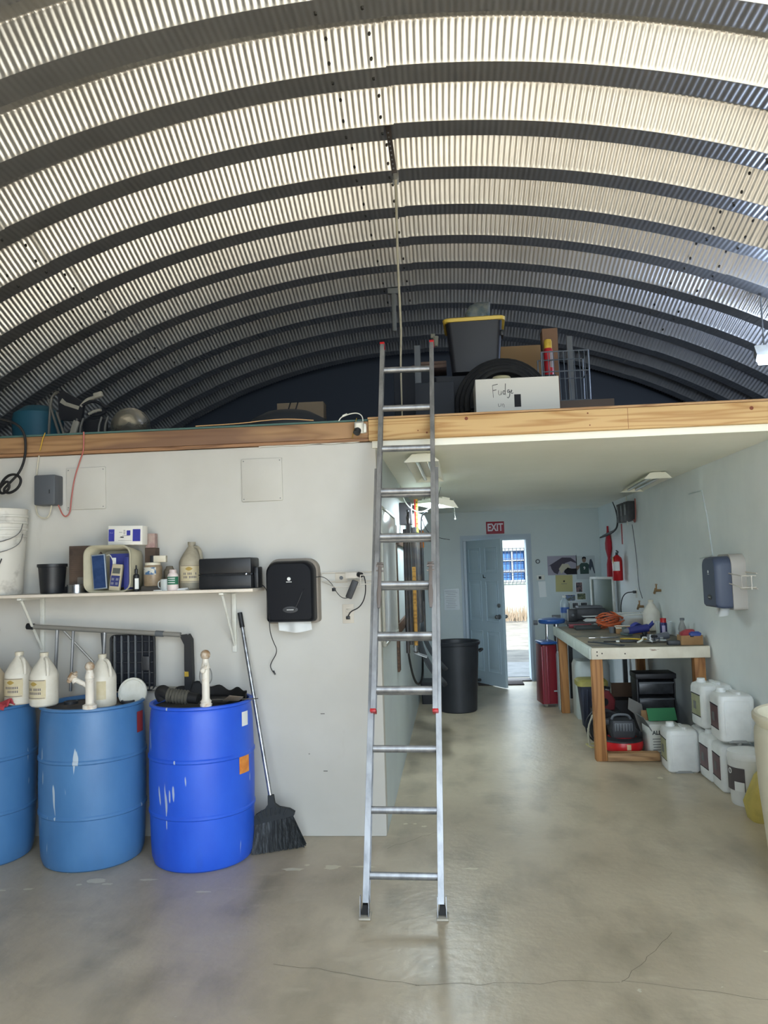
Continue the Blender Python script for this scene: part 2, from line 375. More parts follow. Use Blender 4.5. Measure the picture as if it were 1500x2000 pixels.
# ---------------------------------------------------------------- back door, frame and yard
b = B()
b.box(DX0+0.019, YB+0.052, DZ/2-.02, 0.036, 0.25, DZ-.04); b.box(DX1-0.019, YB+0.052, DZ/2-.02, 0.036, 0.25, DZ-.04); b.box((DX0+DX1)/2, YB+0.052, DZ-0.019, DX1-DX0-.002, 0.25, 0.036)
b.box(DX0-0.02, YB-0.006, DZ/2, 0.045, 0.012, DZ); b.box(DX1+0.02, YB-0.006, DZ/2, 0.045, 0.012, DZ); b.box((DX0+DX1)/2, YB-0.007, DZ+0.0215, DX1-DX0+0.085, 0.014, 0.043)
struct(b.mk('trim_door_frame', mat('frame_paint', c(170,184,196), 0.5), flat=True))
b = B(); b.box((DX0+DX1)/2, YB+0.04, 0.008, DX1-DX0-0.07, 0.26, 0.016, .003); struct(b.mk('trim_threshold', mat('threshold', c(60,52,48), 0.6)))
dr = bpy.data.objects.new('door_1', None); COL.objects.link(dr); dr.location = (DX0+0.04, YB-0.02, 0.012); dr.rotation_euler.z = R(-57); struct(dr)
DP = mat('door_paint', c(176,196,208), 0.4)
b = B(); b.box(0.42, 0, 0.985, 0.84, 0.04, 1.97, 0.003); b.mk('door_slab', DP, dr)
for x in (0.225, 0.615):
    for z0, z1 in ((0.18, 0.72), (0.86, 1.40), (1.52, 1.86)):
        bb = B(); zc = (z0+z1)/2
        for s_, zz in ((1, z0), (1, z1)): bb.box(x, -0.0225, zz, 0.29, 0.008, 0.014, .003)
        for s_ in (-1, 1): bb.box(x+s_*0.138, -0.0225, zc, 0.014, 0.008, z1-z0, .003)
        bb.box(x, -0.0215, zc, 0.21, 0.006, z1-z0-0.08, .003)
        bb.mk('door_moulding', DP, dr)
b = B(); b.cyl((0.775,-0.02,0.93), (0.775,-0.035,0.93), 0.032); b.cyl((0.775,-0.03,0.93), (0.775,-0.06,0.93), 0.012); b.ball((0.775,-0.075,0.93), 0.028); b.cyl((0.775,0.02,0.93), (0.775,0.06,0.93), 0.012); b.ball((0.775,0.075,0.93), 0.028)
b.mk('door_knob', STEEL, dr)
b = B(); b.cyl((0.775,-0.02,1.08), (0.775,-0.04,1.08), 0.028); b.box(0.775,-0.045,1.08,0.035,0.012,0.012,.002); b.mk('deadbolt', STEEL, dr)
b = B()
b.prism([(-.028,-.022),(.03,-.026),(.034,-.018),(-.008,-.012),(-.018,.024),(-.028,.026)], 0.002, TM((0.45,-0.0235,1.47))); b.mk('sticker', INK, dr, flat=True)
b = B(); b.cyl((0.06,-0.03,0.03), (0.30,-0.05,0.05), 0.02, seg=10); b.mk('door_stop', DARK, dr)
tag(single('doormat', B().box(0.60, 10.86, 0.008, 0.62, 0.36, 0.014, 0.004), mat('doormat_fibre', c(58,50,48), 0.95, bump=0.5, bscale=200), 'dark flat doormat just inside the back door', 'doormat'), 'dark flat doormat just inside the back door', 'doormat')
# building across the yard
bw = thing('white_building', 'white building with a barred window seen through the open back door', 'building', (0, 24.2, 0))
b = B(); wx0, wx1, wz0, wz1 = 1.42, 2.26, 1.10, 2.08
for x0, x1, z0, z1 in ((-8, wx0, 0, 5), (wx1, 10, 0, 5), (wx0, wx1, 0, wz0), (wx0, wx1, wz1, 5)): b.box((x0+x1)/2, 0.1, (z0+z1)/2, x1-x0, 0.2, z1-z0)
b.mk('wall', mat('outdoor_stucco', c(104,112,108), 0.9), bw, flat=True)
wf = B()
wf.box((wx0+wx1)/2, 0.03, wz0+.02, wx1-wx0, 0.06, 0.04); wf.box((wx0+wx1)/2, 0.03, wz1-.02, wx1-wx0, 0.06, 0.04); wf.box(wx0+.02, 0.03, (wz0+wz1)/2, .04, 0.06, wz1-wz0); wf.box(wx1-.02, 0.03, (wz0+wz1)/2, .04, 0.06, wz1-wz0); wf.box((wx0+wx1)/2, 0.04, (wz0+wz1)/2, .04, 0.04, wz1-wz0)
for zz in (1.42, 1.75): wf.box((wx0+wx1)/2, 0.04, zz, wx1-wx0, 0.03, .03)
wfo = wf.mk('window', mat('window_frame_weathered', c(130,136,136), .7), bw)
b = B(); b.box((wx0+wx1)/2, 0.07, (wz0+wz1)/2, wx1-wx0-.04, 0.01, wz1-wz0-.04); b.mk('pane', mat('window_glass_blue', c(48,78,120), 0.2), wfo, flat=True)
bb = B()
for i in range(8): bb.cyl((wx0-.02+i*.117, -0.06, wz0-.04), (wx0-.02+i*.117, -0.06, wz1+.06), 0.010, seg=6)
for zz in (wz0-.02, 1.38, 1.46, 1.80, wz1+.04): bb.cyl((wx0-.06, -0.06, zz), (wx1+.06, -0.06, zz), 0.010, seg=6)
bb.mk('security_bars', mat('bar_paint', c(24,32,48), 0.6), bw)
bb = B()
for i in range(900):
    x = random.uniform(0.4, 3.2); y = random.uniform(22.4, 23.9); h = random.uniform(.15, .5); w = .012; dx = random.uniform(-.08, .08)
    bb.b.faces.new([bb.b.verts.new(v) for v in ((x-w, y, 0), (x+w, y, 0), (x+dx, y+random.uniform(-.05,.05), h))])
tag(bb.mk('dry_grass', mat('dry_grass_straw', c(92,82,68), 0.9), flat=True), 'dry tall grass along the foot of the white building', 'grass', kind='stuff')
# ================================================================= LADDER
LA = R(22.3)
lad = thing('extension_ladder', 'aluminium extension ladder leaning on the pine beam in the middle', 'ladder', (-0.288, 3.70, 0))
LM = TM((0,0,0)) @ Matrix.Rotation(R(0.8), 4, 'Y') @ Matrix.Rotation(-LA, 4, 'X')     # local: x across, y away from the viewer, z along
def crail(x, side, y0, z0, z1, w=0.030, d=0.062, t=0.003):
    bb = B()
    bb.box(x, y0, (z0+z1)/2, t, d, z1-z0)
    for yy in (y0-d/2, y0+d/2): bb.box(x-side*w/2+side*t/2, yy, (z0+z1)/2, w, t, z1-z0, 0.0008, seg=1)
    return bb
BW, FW = 0.190, 0.172
for sd in (-1, 1): crail(sd*BW, sd, 0.012, 0.07, 2.41).xf(LM).mk('base_rail', ALU, lad)
for sd in (-1, 1):
    fr = crail(sd*FW, sd, -0.028, 0.955, 3.33, 0.027, 0.058).xf(LM).mk('fly_rail', ALU, lad)
    bb = B(); bb.box(sd*(FW-0.011), -0.028, 0.958, 0.031, 0.064, 0.018, .003)
    bb.xf(LM).mk('rail_end_cap', RED, fr)
    bb = B(); bb.box(sd*(FW-0.011), -0.028, 3.327, 0.031, 0.064, 0.018, .003); bb.xf(LM).mk('rail_end_cap', RED, fr)
def rung(z, y, w, nm, m=ALU):
    bb = B(); pts = []
    for i in range(14):
        a = 2*PI*i/14; px = 0.0205*math.cos(a); pz = 0.0205*math.sin(a)
        pz = min(pz, 0.014); pts.append((px, pz))
    va = [bb.b.verts.new((-w, y+p, z+q)) for p, q in pts]; vb = [bb.b.verts.new((w, y+p, z+q)) for p, q in pts]
    for i in range(14): bb.b.faces.new((va[i], va[(i+1) % 14], vb[(i+1) % 14], vb[i]))
    bb.b.faces.new(va); bb.b.faces.new(vb[::-1])
    for s_ in (-1, 1): bb.cyl((s_*w, y, z), (s_*(w-0.006), y, z), 0.025, seg=14)
    return bb.xf(LM).mk(nm, m, lad)
for k in range(11):
    z = 0.19+0.294*k
    if k < 8: rung(z, 0.012, BW-.002, 'base_rung')
    if k >= 3: rung(z, -0.028, FW-.002, 'fly_rung')
for sd in (-1, 1):     # rung locks
    x = sd*(FW-0.030); z = 0.19+0.294*5
    bb = B(); bb.box(x, -0.06, z+0.03, 0.020, 0.006, 0.17, .001); bb.box(x, -0.05, z+0.115, 0.034, 0.02, 0.012, .002); bb.cyl((x-.02,-0.055,z+.10),(x+.02,-0.055,z+.10),0.009,seg=8); bb.cyl((x-.02,-0.055,z+.07),(x+.02,-0.055,z+.07),0.006,seg=8)
    lk = bb.xf(LM).mk('rung_lock', mat('dull_lock_steel', c(120,112,108), 0.5, 0.5), lad)
    bb = B(); bb.loft([(-0.13, .007, .005, .002), (-0.10, .011, .007, .003), (-0.04, .013, .007, .003), (0.0, .009, .006, .003)], (x, -0.062, z-0.02)); bb.xf(LM).mk('lock_tongue', mat('dull_lock_steel', c(120,112,108)), lk)
for sd in (-1, 1):     # feet
    p = LM @ Vector((sd*(BW-0.008), 0.012, 0.065))
    bb = B(); x, y = p.x, p.y
    for s_ in (-1, 1): bb.prism([(-0.034, 0.003), (0.030, 0.003), (0.020, 0.030), (0.008, 0.098), (-0.012, 0.098), (-0.034, 0.03)], 0.003, TM((x+s_*0.020, y, 0), rz=R(90)))
    ft = bb.mk('ladder_foot', ALU, lad)
    bb = B(); bb.box(x, y-0.006, 0.007, 0.056, 0.080, 0.010, .003); bb.mk('foot_pad', mat('foot_pad_grey', c(170,164,150), 0.7), ft)
    bb = B(); bb.prism([(-0.018, 0.018), (0.018, 0.018), (0.011, 0.062), (-0.011, 0.062)], 0.03, TM((x, y-0.02, 0))); bb.mk('foot_rubber', RUBBER, ft)

# ================================================================= DRUMS
def drum(x, y, col, colh, label, seed, rz=0):
    t = thing('plastic_drum', label, 'drum', (x, y, 0), rz, 'plastic drums in a row against the white wall')
    m = mat('drum_'+str(seed), col, 0.42, col2=colh, scale=3, lo=.35, hi=.7, stretch=(1,1,.5), bump=0.05)
    addmix(m, c(196,206,210), f_noise(13, 0.715, 0.735, (2.2,2.2,0.28), 0.75, 1.5, (seed*3.1, seed, 0)))
    addmix(m, c(90,100,104), f_noise(4, 0.62, 0.85, (1,1,0.4), 0.3, 5, (seed, 0, 0)))
    pr = [(0.0,0.004),(0.262,0.0),(0.276,0.010),(0.288,0.045),(0.293,0.12),(0.298,0.285),(0.304,0.292),(0.304,0.304),(0.299,0.311),(0.302,0.45),(0.300,0.590),(0.306,0.597),(0.306,0.609),(0.300,0.616),(0.296,0.78),(0.289,0.855),(0.284,0.872),(0.286,0.878),(0.297,0.884),(0.297,0.896),(0.288,0.900),(0.276,0.897),(0.270,0.876)]
    B().lathe(pr, seg=56, cap=False).mk('drum_body', m, t)
    return t, m
TOPM = mat('dusty_drum_lid', c(96,88,80), 0.8, col2=c(60,62,70), scale=7, lo=.35, hi=.65)
def lid(t, m=TOPM):
    l = B().lathe([(0.271,0.874),(0.255,0.868),(0.05,0.872),(0.0,0.873)], seg=40, cap=False).mk('drum_lid', m, t)
    for s_ in (-1, 1):
        B().lathe([(0.042,0.868),(0.042,0.886),(0.034,0.888),(0.030,0.880),(0,0.880)], (s_*0.18, 0.08, 0), seg=18).mk('bung', DARK, l)
d1, m1 = drum(-2.86, 4.49, c(62,110,160), c(76,124,172), 'faded blue drum at the left edge of the photo, cut off by the frame', 1); lid(d1)
d2, m2 = drum(-2.17, 4.50, c(64,112,162), c(80,128,176), 'faded blue drum with white drips, middle of three, jugs on top', 2); lid(d2)
d3, m3_ = drum(-1.505, 4.50, c(30,82,204), c(44,98,218), 'bright royal blue drum beside the broom, rightmost of three', 9); lid(d3, mat('black_drum_lid', c(52,50,48), 0.8, col2=c(30,30,32), scale=8))
def patch(r, a, da, z0, z1, mt, par, nm):
    bb = B(); bb.grid(lambda u, v: Vector(((r)*math.cos(a+da*(u-.5)), r*math.sin(a+da*(u-.5)), z0+(z1-z0)*v)), 8, 4); return bb.mk(nm, mt, par)
o1 = patch(0.3035, R(-21), R(17), 0.50, 0.60, mat('orange_label', c(226,150,66), 0.6, col2=c(206,120,50), scale=20), d3, 'warning_label'); o1['label'] = 'torn orange warning label'
o2 = patch(0.2965, R(-17), R(12), 0.76, 0.84, PAPER, d3, 'sticker'); o2['label'] = 'small white sticker'
patch(0.299, R(-4), R(14), 0.72, 0.84, mat('torn_red_label', c(150,50,52), 0.7), d2, 'torn_label')['label'] = 'torn red label'
# ---- gallon jugs
JUG = mat('jug_plastic', c(216,212,200), 0.45, col2=c(198,192,176), scale=9, lo=.4, hi=.8)
LBL = mat('beige_label', c(196,184,150), 0.7, col2=c(206,196,168), scale=12)
def jug(label, loc, rz, nm='gallon_jug', body=JUG, lab=True, group='white gallon jugs on the drums', cap=OFFW):
    t = thing(nm, label, 'jug', loc, rz, group)
    pr = [(0,0),(0.070,0),(0.078,0.008),(0.080,0.03),(0.079,0.07),(0.080,0.17),(0.078,0.182),(0.070,0.20),(0.050,0.235),(0.032,0.262),(0.023,0.275),(0.021,0.280),(0.021,0.292)]
    jb = B().lathe(pr, seg=32).mk('jug_body', body, t)
    B().cyl((0,0,0.284),(0,0,0.304),0.0245,seg=20).mk('cap', cap, t)
    B().tube([(0.020,-.02,0.272),(0.040,-.035,0.268),(0.054,-.047,0.245),(0.060,-.053,0.21),(0.060,-.052,0.178)], 0.0105, 8, smooth=2).mk('handle', body, t)
    if lab:
        l = patch(0.0812, R(-98), R(98), 0.045, 0.155, LBL, t, 'paper_label')
        bb = B()
        for i in range(2): bb.grid(lambda u, v, i=i: Vector((0.0816*math.cos(R(-98)+R(90)*(u-.5)), 0.0816*math.sin(R(-98)+R(90)*(u-.5)), 0.050+i*.1+0.003*v)), 8, 1)
        for k in range(9):
            a = R(-125)+k*R(6.6)
            for j in range(2):
                if random.random() < .85: bb.grid(lambda u, v, a=a, j=j: Vector((0.0816*math.cos(a+R(3.6)*u), 0.0816*math.sin(a+R(3.6)*u), 0.072+j*.022+0.014*v)), 1, 1)
        bb.mk('label_print', mat('label_grey_ink', c(96,92,100), 0.8), l, flat=True)
        B().grid(lambda u, v: Vector((0.0818*math.cos(R(-100)+R(34)*(u-.5)), 0.0818*math.sin(R(-100)+R(34)*(u-.5)), 0.132+0.012*math.sin(PI*u)*(v*2-1))), 10, 2).mk('label_badge', mat('gold_badge', c(168,142,72), 0.6), l, flat=True)
    return t
zt = 0.900
j1 = jug('white gallon jug with beige label on the left drum, nearest the frame edge', (-2.60, 4.44, 0.901), R(4))
j2 = jug('white gallon jug with beige label standing between the two faded drums', (-2.40, 4.36, 0.901), R(-6))
j3 = jug('white gallon jug behind the white spout fitting on the middle drum', (-2.085, 4.44, 0.876), R(10), lab=False)
B().grid(lambda u, v: Vector((0.0812*math.cos(R(-80)+R(38)*(u-.5)), 0.0812*math.sin(R(-80)+R(38)*(u-.5)), 0.05+0.105*v)), 6, 2).mk('paper_label', LBL, j3)
t = thing('cream_jug', 'cream plastic jug cut off by the left edge of the photo, behind the red cloth', 'jug', (-2.80, 4.46, 0.901))
B().loft([(0,.07,.07,.03),(.16,.072,.072,.03),(.20,.05,.06,.03),(.24,.022,.022,.02),(.26,.02,.02,.019)]).mk('jug_body', mat('cream_plastic', c(204,188,160), .5), t)
B().cyl((0,0,.25),(0,0,.275),.024,seg=14).mk('cap', OFFW, t)
# round lid leaning behind jug 3
t = thing('leaning_disc', 'round white lid leaning behind the jug on the middle drum', 'lid', (-1.965, 4.60, 0.91), 0)
B().lathe([(0,0),(0.085,0),(0.09,.006),(0.088,.018),(0.078,.018),(0.074,.008),(0,.008)], seg=32, M=TM((0,0,0.018), rx=R(80))).mk('lid_disc', WHITE, t)
# red cloth
bb = B(); bb.grid(lambda u, v: Vector((-3.02+0.44*u, 4.24+0.12*v+0.02*math.sin(u*9), 0.908+0.012*math.sin(u*17+v*5)+0.014*math.sin(v*13+u*6)+0.02*(1-abs(2*v-1)))), 28, 12)
o = bb.mk('red_cloth', mat('red_cloth_fabric', c(176,66,74), 0.95, bump=.4, bscale=80)); tag(o, 'crumpled red cloth on top of the left drum', 'cloth')
o.modifiers.new('s', 'SOLIDIFY').thickness = 0.004
# white spout fitting with elbow
PV = mat('aged_white_pipe', c(220,214,202), 0.4, col2=c(170,140,108), scale=16, lo=.56, hi=.75)
RUST = mat('rusty_joint', c(150,118,84), .6, col2=c(206,196,180), scale=22)
t = thing('spout_fitting', 'white standpipe with branching spout on the middle drum', 'pipe fitting', (-2.065, 4.24, 0.899))
B().lathe([(0,0),(.040,0),(.040,.02),(.030,.024),(.024,.03),(.024,.165),(.027,.17),(.024,.19),(.020,.20),(.018,.215)], seg=22).mk('pipe', PV, t)
B().ball((0,0,.235), .027).mk('ball_cap', RUST, t)
B().cyl((-.01,0,.125),(-.085,-.01,.165),.014,seg=12).cyl((-.075,-.01,.150),(-.10,-.012,.185),.02,.016,seg=12).mk('side_spout', PV, t)
B().cyl((-.105,-.012,.165),(-.085,-.012,.195),.022,seg=10).cyl((-.12,-.012,.17),(-.07,-.012,.205),.008,seg=8).ball((-.115,-.012,.158),.014).mk('spigot_handle', RUST, t)
t = thing('standpipe', 'white standpipe with a round ball top on the royal blue drum', 'pipe fitting', (-1.40, 4.26, 0.899))
B().lathe([(0,0),(.032,0),(.034,.012),(.028,.02),(.032,.028),(.024,.036),(.0215,.045),(.0215,.205),(.026,.21),(.022,.232),(.018,.24),(.017,.262)], seg=22).mk('pipe', PV, t)
B().ball((0,0,.284), .0285).mk('ball_cap', RUST, t)
B().ball((-.006,-.03,.20), .016).cyl((0,-.01,.21),(.012,-.03,.235),.009,seg=8).mk('valve', PV, t)
for s_ in (-1, 1): B().tube([(s_*.02,0,.215),(s_*.033,0,.19),(s_*.036,0,.15),(s_*.022,0,.125)], .0035, 6, smooth=2).mk('wire_bail', STEEL, t)
# hose, card, black liner on drum 3
t = thing('corrugated_hose', 'black corrugated hose elbow lying on the royal blue drum', 'hose', (0,0,0))
pts = [Vector(p) for p in ((-1.70,4.40,.918),(-1.715,4.39,.955),(-1.69,4.37,.975),(-1.655,4.36,.952),(-1.62,4.35,.935),(-1.52,4.35,.928))]
bb = B(); bb.tube(pts[:5], [.034,.036,.034,.032,.034], 14, smooth=2); bb.mk('hose_elbow', RUBBER, t)
bb = B(); q = [(-1.655+i*.0045, 4.357, .948-i*.0006) for i in range(28)]; bb.tube(q, [.037+.005*(i % 4 < 2) for i in range(28)], 18); bb.mk('hose_bellows', mat('dusty_rubber', c(78,76,68), .8), t)
bb = B(); bb.cyl((-1.535,4.355,.933),(-1.475,4.35,.925),.031,.029,seg=14); bb.mk('hose_end', RUBBER, t)
t = thing('black_drum_liner', 'torn black plastic sheet standing up at the back of the royal blue drum', 'plastic sheet', (0,0,0))
bb = B(); bb.grid(lambda u, v: Vector((-1.505+0.262*math.cos(R(152)-R(150)*u), 4.50+0.262*math.sin(R(152)-R(150)*u)+.01*v, 0.875+v*(0.075+0.03*math.sin(u*7+1)+0.012*math.sin(u*31))*(0.5+.6*math.sin(PI*min(1, u*1.2))))), 40, 4)
o = bb.mk('liner_sheet', RUBBER, t); o.modifiers.new('s', 'SOLIDIFY').thickness = .003
single('cardboard_scrap', B().prism([(-.06,-.03),(.03,-.04),(.075,.03),(.0,.055)], .003, TM((0,0,0), rx=R(62))), mat('dusty_card', c(120,110,96), .9), 'torn piece of grey card in the royal blue drum top', 'cardboard', loc=(-1.285, 4.37, 0.918))
single('grey_card_sheet', B().prism([(-.13,-.05),(.15,-.06),(.16,.05),(-.10,.06)], .004, TM((0,0,0), rx=R(82))), mat('dusty_card2', c(88,84,78), .9), 'dusty flat sheet lying across the royal blue drum top', 'cardboard', loc=(-1.33, 4.50, 0.894))

# ================================================================= BROOM
t = thing('angle_broom', 'black angle broom with a metal handle leaning beside the drums', 'broom', (0,0,0))
p0 = Vector((-1.113, 4.565, 0.285)); p1 = Vector((-1.345, 4.78, 1.385)); d = (p1-p0).normalized()
B().cyl(p0, p1-d*.09, .0125, seg=14).mk('handle', mat('broom_steel', c(176,178,182), .3, .8, col2=c(130,130,132), scale=20), t)
B().cyl(p1-d*.095, p1, .0155, seg=14).mk('grip', BLACK, t)
BF = mat('broom_black', c(40,44,46), .7)
hd = B().prism([(-.016,.05),(.016,.05),(.020,.0),(.045,-.020),(.105,-.035),(.135,-.055),(.128,-.075),(-.13,-.115),(-.135,-.095),(-.10,-.055),(-.045,-.03),(-.020,.0)], .030, TM((-1.112,4.55,0.275), ry=R(-4)))
ho = hd.mk('broom_head', BF, t)
for i in range(7): B().box(-1.19+i*.027, 4.545, 0.215+.006*i+(-.016 if i in (0,6) else 0), .008, .006, .045, .002, ry=R(-28+9*i)).mk('head_rib', BF, ho)
bb = B()
for i in range(900):
    u = random.random(); v = random.random()
    x0 = -1.205+.215*u; z0 = 0.165+.045*u; x1 = -1.212+.277*u+random.uniform(-.008,.008); yy = 4.552+.026*v
    y1 = 4.49+0.13*u+.06*v; z1 = 0.004+0.004*random.random()
    w = .0012; bb.b.faces.new([bb.b.verts.new(q) for q in ((x0-w,yy,z0),(x0+w,yy,z0),(x1+w*1.3,y1,z1),(x1-w*1.3,y1,z1))])
br = bb.mk('bristles', mat('bristle_black', c(30,33,35), .6, col2=c(86,90,92), scale=30, lo=.45, hi=.7, stretch=(3,3,.15)), t, flat=True); br['kind'] = 'stuff'

# ================================================================= STEP STOOL LYING ON ITS SIDE
t = thing('step_ladder', 'folding step ladder lying on its side behind the drums, black platform grid', 'step ladder', (0,0,0))
TB = mat('stool_tube_grey', c(150,148,142), .4, .4)
B().cyl((-2.66,4.70,1.335),(-1.70,4.70,1.262),.0155,seg=12).mk('rail', TB, t)
B().cyl((-2.10,4.73,.935),(-1.70,4.73,.925),.0155,seg=12).mk('rail', TB, t)
B().cyl((-2.70,4.70,1.338),(-2.655,4.70,1.3345),.020,seg=12).mk('rail_end_cap', BLACK, t)
B().cyl((-1.86,4.70,1.274),(-1.81,4.70,1.270),.019,seg=12).mk('rail_joint', GREY, t)
for x, zt_, r in ((-2.50,1.32,.011),(-2.395,1.315,.009),(-2.19,1.30,.012)): B().cyl((x,4.70,zt_),(x-.03,4.72,.925),r,seg=10).mk('rung_tube', ALU, t)
B().cyl((-2.47,4.71,1.31),(-2.28,4.73,1.10),.008,seg=8).mk('brace', TB, t)
B().cyl((-2.215,4.715,1.29),(-2.20,4.735,.94),.009,seg=8).mk('brace', DARK, t)
pl = B()
pl.loft([(0,.145,.175,.03),(.02,.145,.175,.03)], M=TM((-2.02,4.735,1.095), rx=R(90)), cap=False); pf = pl.mk('platform_frame', BLACK, t)
pf.modifiers.new('s', 'SOLIDIFY').thickness = .010
B().box(-2.02,4.748,1.095,.275,.004,.335).mk('platform_shade_sheet', mat('platform_shadow', c(20,24,34), .7), pf)  # dark sheet standing in for the shade behind the slats
for i in range(6): B().box(-2.135+i*.045,4.722,1.095,.010,.022,.34,.003).mk('platform_slat', GREY if i < 4 else DARK, pf)
for i in range(5): B().box(-2.02,4.728,.965+i*.065,.28,.012,.006,.002).mk('platform_slat', DARK, pf)
B().box(-1.93,4.715,1.09,.05,.02,.09,.006).mk('latch', DARK, pf)
tc_ = B().prism([(-.075,.03),(-.02,.035),(.0,.0),(.005,-.25),(-.02,-.355),(-.07,-.36),(-.075,-.35),(-.045,-.28),(-.045,-.03)], .05, TM((-1.635,4.70,1.23))).mk('top_cap', mat('splattered_black', c(34,35,38), .6, col2=c(190,188,182), scale=18, lo=.66, hi=.70), t)
B().box(-1.665,4.698,1.02,.025,.003,.03).mk('sticker', YEL, tc_)

# ================================================================= SHELF
t = thing('wall_shelf', 'white wall shelf of one long board above the drums', 'shelf', (0,0,0))
SH = mat('shelf_paint', c(218,208,194), .5, col2=c(206,196,182), scale=4)
B().box(-2.45,4.665,1.531,2.52,.30,.019,.003).mk('shelf_board', SH, t)
for x in (-2.66,-1.39):
    br = B().box(x,4.811,1.33,.028,.016,.38,.002).box(x,4.67,1.513,.028,.27,.014,.002).mk('shelf_bracket', WHITE, t)
    B().cyl((x,4.56,1.505),(x,4.808,1.18),.0085,seg=8).mk('bracket_strut', WHITE, br)
# ================================================================= THINGS ON THE SHELF
ZS = 1.541
t = thing('white_bucket', 'stack of dirty white pails with wire handles at the left end of the shelf', 'bucket', (-2.845,4.665,ZS))
BK = mat('dirty_bucket', c(206,204,196), .45, col2=c(120,116,108), scale=7, lo=.55, hi=.8)
B().lathe([(0,0),(.112,0),(.118,.01),(.136,.36),(.142,.362),(.142,.375),(.137,.377),(.138,.405),(.145,.407),(.145,.420),(.140,.422)], seg=40).mk('lower_pail', BK, t)
b2 = B().lathe([(.138,.422),(.141,.445),(.148,.447),(.148,.460),(.143,.462),(.144,.485),(.151,.487),(.151,.500),(.146,.502),(.147,.535),(.150,.54),(.144,.542),(.140,.52),(0,.50)], seg=40, cap=False).mk('upper_pail', BK, t)
for zz, a in ((.415,.30),(.35,.25)): B().tube([(.145,-.02,zz+.03),(.152,-.06,zz-.03),(.12,-.12,zz-.07),(.0,-.155,zz-.10),(-.12,-.12,zz-.06)], .003, 6, smooth=3).mk('wire_handle', STEEL, t)
B().tube([(.04,-.15,.16),(.07,-.15,.19),(.085,-.15,.225)], .004, 6).box(.03,-.15,.15,.06,.01,.02,.003,ry=R(-30)).mk('clip', DARK, t)
t = thing('nursery_pot', 'black round plant pot on the shelf beside the white pails', 'pot', (-2.515,4.665,ZS))
B().lathe([(0,0),(.066,0),(.070,.004),(.083,.165),(.090,.167),(.090,.185),(.085,.186),(.080,.165),(.066,.01),(0,.01)], seg=36).mk('pot_body', BLACK, t)
single('metal_tin', B().lathe([(0,0),(.058,0),(.058,.004),(.056,.006),(.056,.046),(.058,.048),(.058,.052),(.052,.052),(.05,.048),(0,.048)], seg=36), mat('tin_metal', c(190,192,194), .25, .95), 'low round shiny metal tin on the shelf', 'tin', loc=(-2.345,4.645,ZS))
t = thing('dark_carton', 'worn dark brown ribbed carton on the shelf behind the beige tub', 'box', (-2.315,4.735,ZS), R(6))
DC = mat('old_brown_carton', c(92,76,64), .9, col2=c(72,60,52), scale=8)
B().box(0,0,.15,.20,.11,.26,.003).mk('carton', DC, t)
for i in range(14): B().box(0,-.057,.10+i*.0125,.196,.004,.005).mk('card_edge', DC, t)
B().box(.02,-.06,.06,.13,.01,.045,.003).mk('paper_band', mat('grey_wrap', c(110,104,96), .8), t)
single('black_tray', B().loft([(0,.14,.06,.02),(.04,.15,.065,.02)]), BLACK, 'flat black tray under the carton at the back of the shelf', 'tray', loc=(-2.36,4.74,ZS-.0))
bpy.data.objects['dark_carton'].location.z = ZS+.015
# beige tub on its side
t = thing('beige_tub', 'beige plastic tub lying on its side on the shelf, full of test gear', 'tub', (-2.115,4.60,ZS), R(4))
TUB = mat('tub_plastic', c(178,172,148), .5, col2=c(160,154,132), scale=5)
secs = [(0,.142,.142,.055,0,.142),(.002,.148,.148,.058,0,.148-.006),(.20,.128,.128,.05,0,.133)]
o = B().loft([(-.028,.143,.143,.058,0,.1435),(.16,.128,.130,.05,.03,.1345),(.162,.122,.124,.05,.03,.1345)], M=TM((0,0,0), rx=R(90)) @ Matrix.Diagonal((1,1,-1,1)), n=8, cap=False).mk('tub_shell', TUB, t)
md = o.modifiers.new('s', 'SOLIDIFY'); md.thickness = .008; md.offset = -1
B().box(.03,.165,.134,.235,.006,.24,.02).mk('tub_bottom', TUB, t)
B().tube([(x_, -.03, z_+.1435) for x_, z_ in rrect(.142,.142,.058,8)], .006, 6, closed=True).mk('tub_rim', TUB, t)
t = thing('solar_panel_box', 'blue shiny flat box leaning inside the beige tub', 'box', (-2.175,4.60,ZS+.012), R(3))
B().box(0,0,.115,.085,.02,.215,.003,ry=R(-4)).mk('case', mat('silver_edge', c(150,160,170), .4, .4), t)
B().box(0,-.011,.115,.074,.003,.20,ry=R(-4)).mk('blue_face', mat('blue_foil', c(60,84,130), .25, .3, col2=c(38,60,100), scale=9), t)
t = thing('ph_meter', 'beige handheld meter with blue keypad leaning in the beige tub', 'meter', (-2.075,4.585,ZS), R(-3))
MX = TM((0,0,.005), rx=R(-9), ry=R(5))
B().box(0,0,.085,.070,.024,.165,.006).xf(MX).mk('meter_body', mat('meter_beige', c(186,176,150), .5), t)
B().box(0,-.0125,.125,.048,.002,.034).xf(MX).mk('display', mat('lcd', c(92,96,92), .3), t)
kp_ = B().box(0,-.0125,.062,.056,.002,.066).xf(MX).mk('keypad', mat('keypad_blue', c(48,56,112), .5), t)
for x in (-.014,.014):
    for z in (.046,.072): B().box(x,-.0145,z,.017,.002,.015,.0006,seg=1).xf(MX).mk('key', mat('key_grey', c(120,122,140), .5), kp_)
B().tube([(0,0,.175),(-.01,-.01,.21),(-.03,0,.232),(-.06,.02,.225)], .003, 6, smooth=2).mk('probe_cable', WHITE, t)
t = thing('blue_carton', 'blue and white carton standing at the back of the beige tub', 'box', (-2.055,4.68,ZS+.012))
B().box(0,0,.12,.16,.05,.21,.002).mk('carton', mat('carton_blue', c(48,56,128), .5), t)
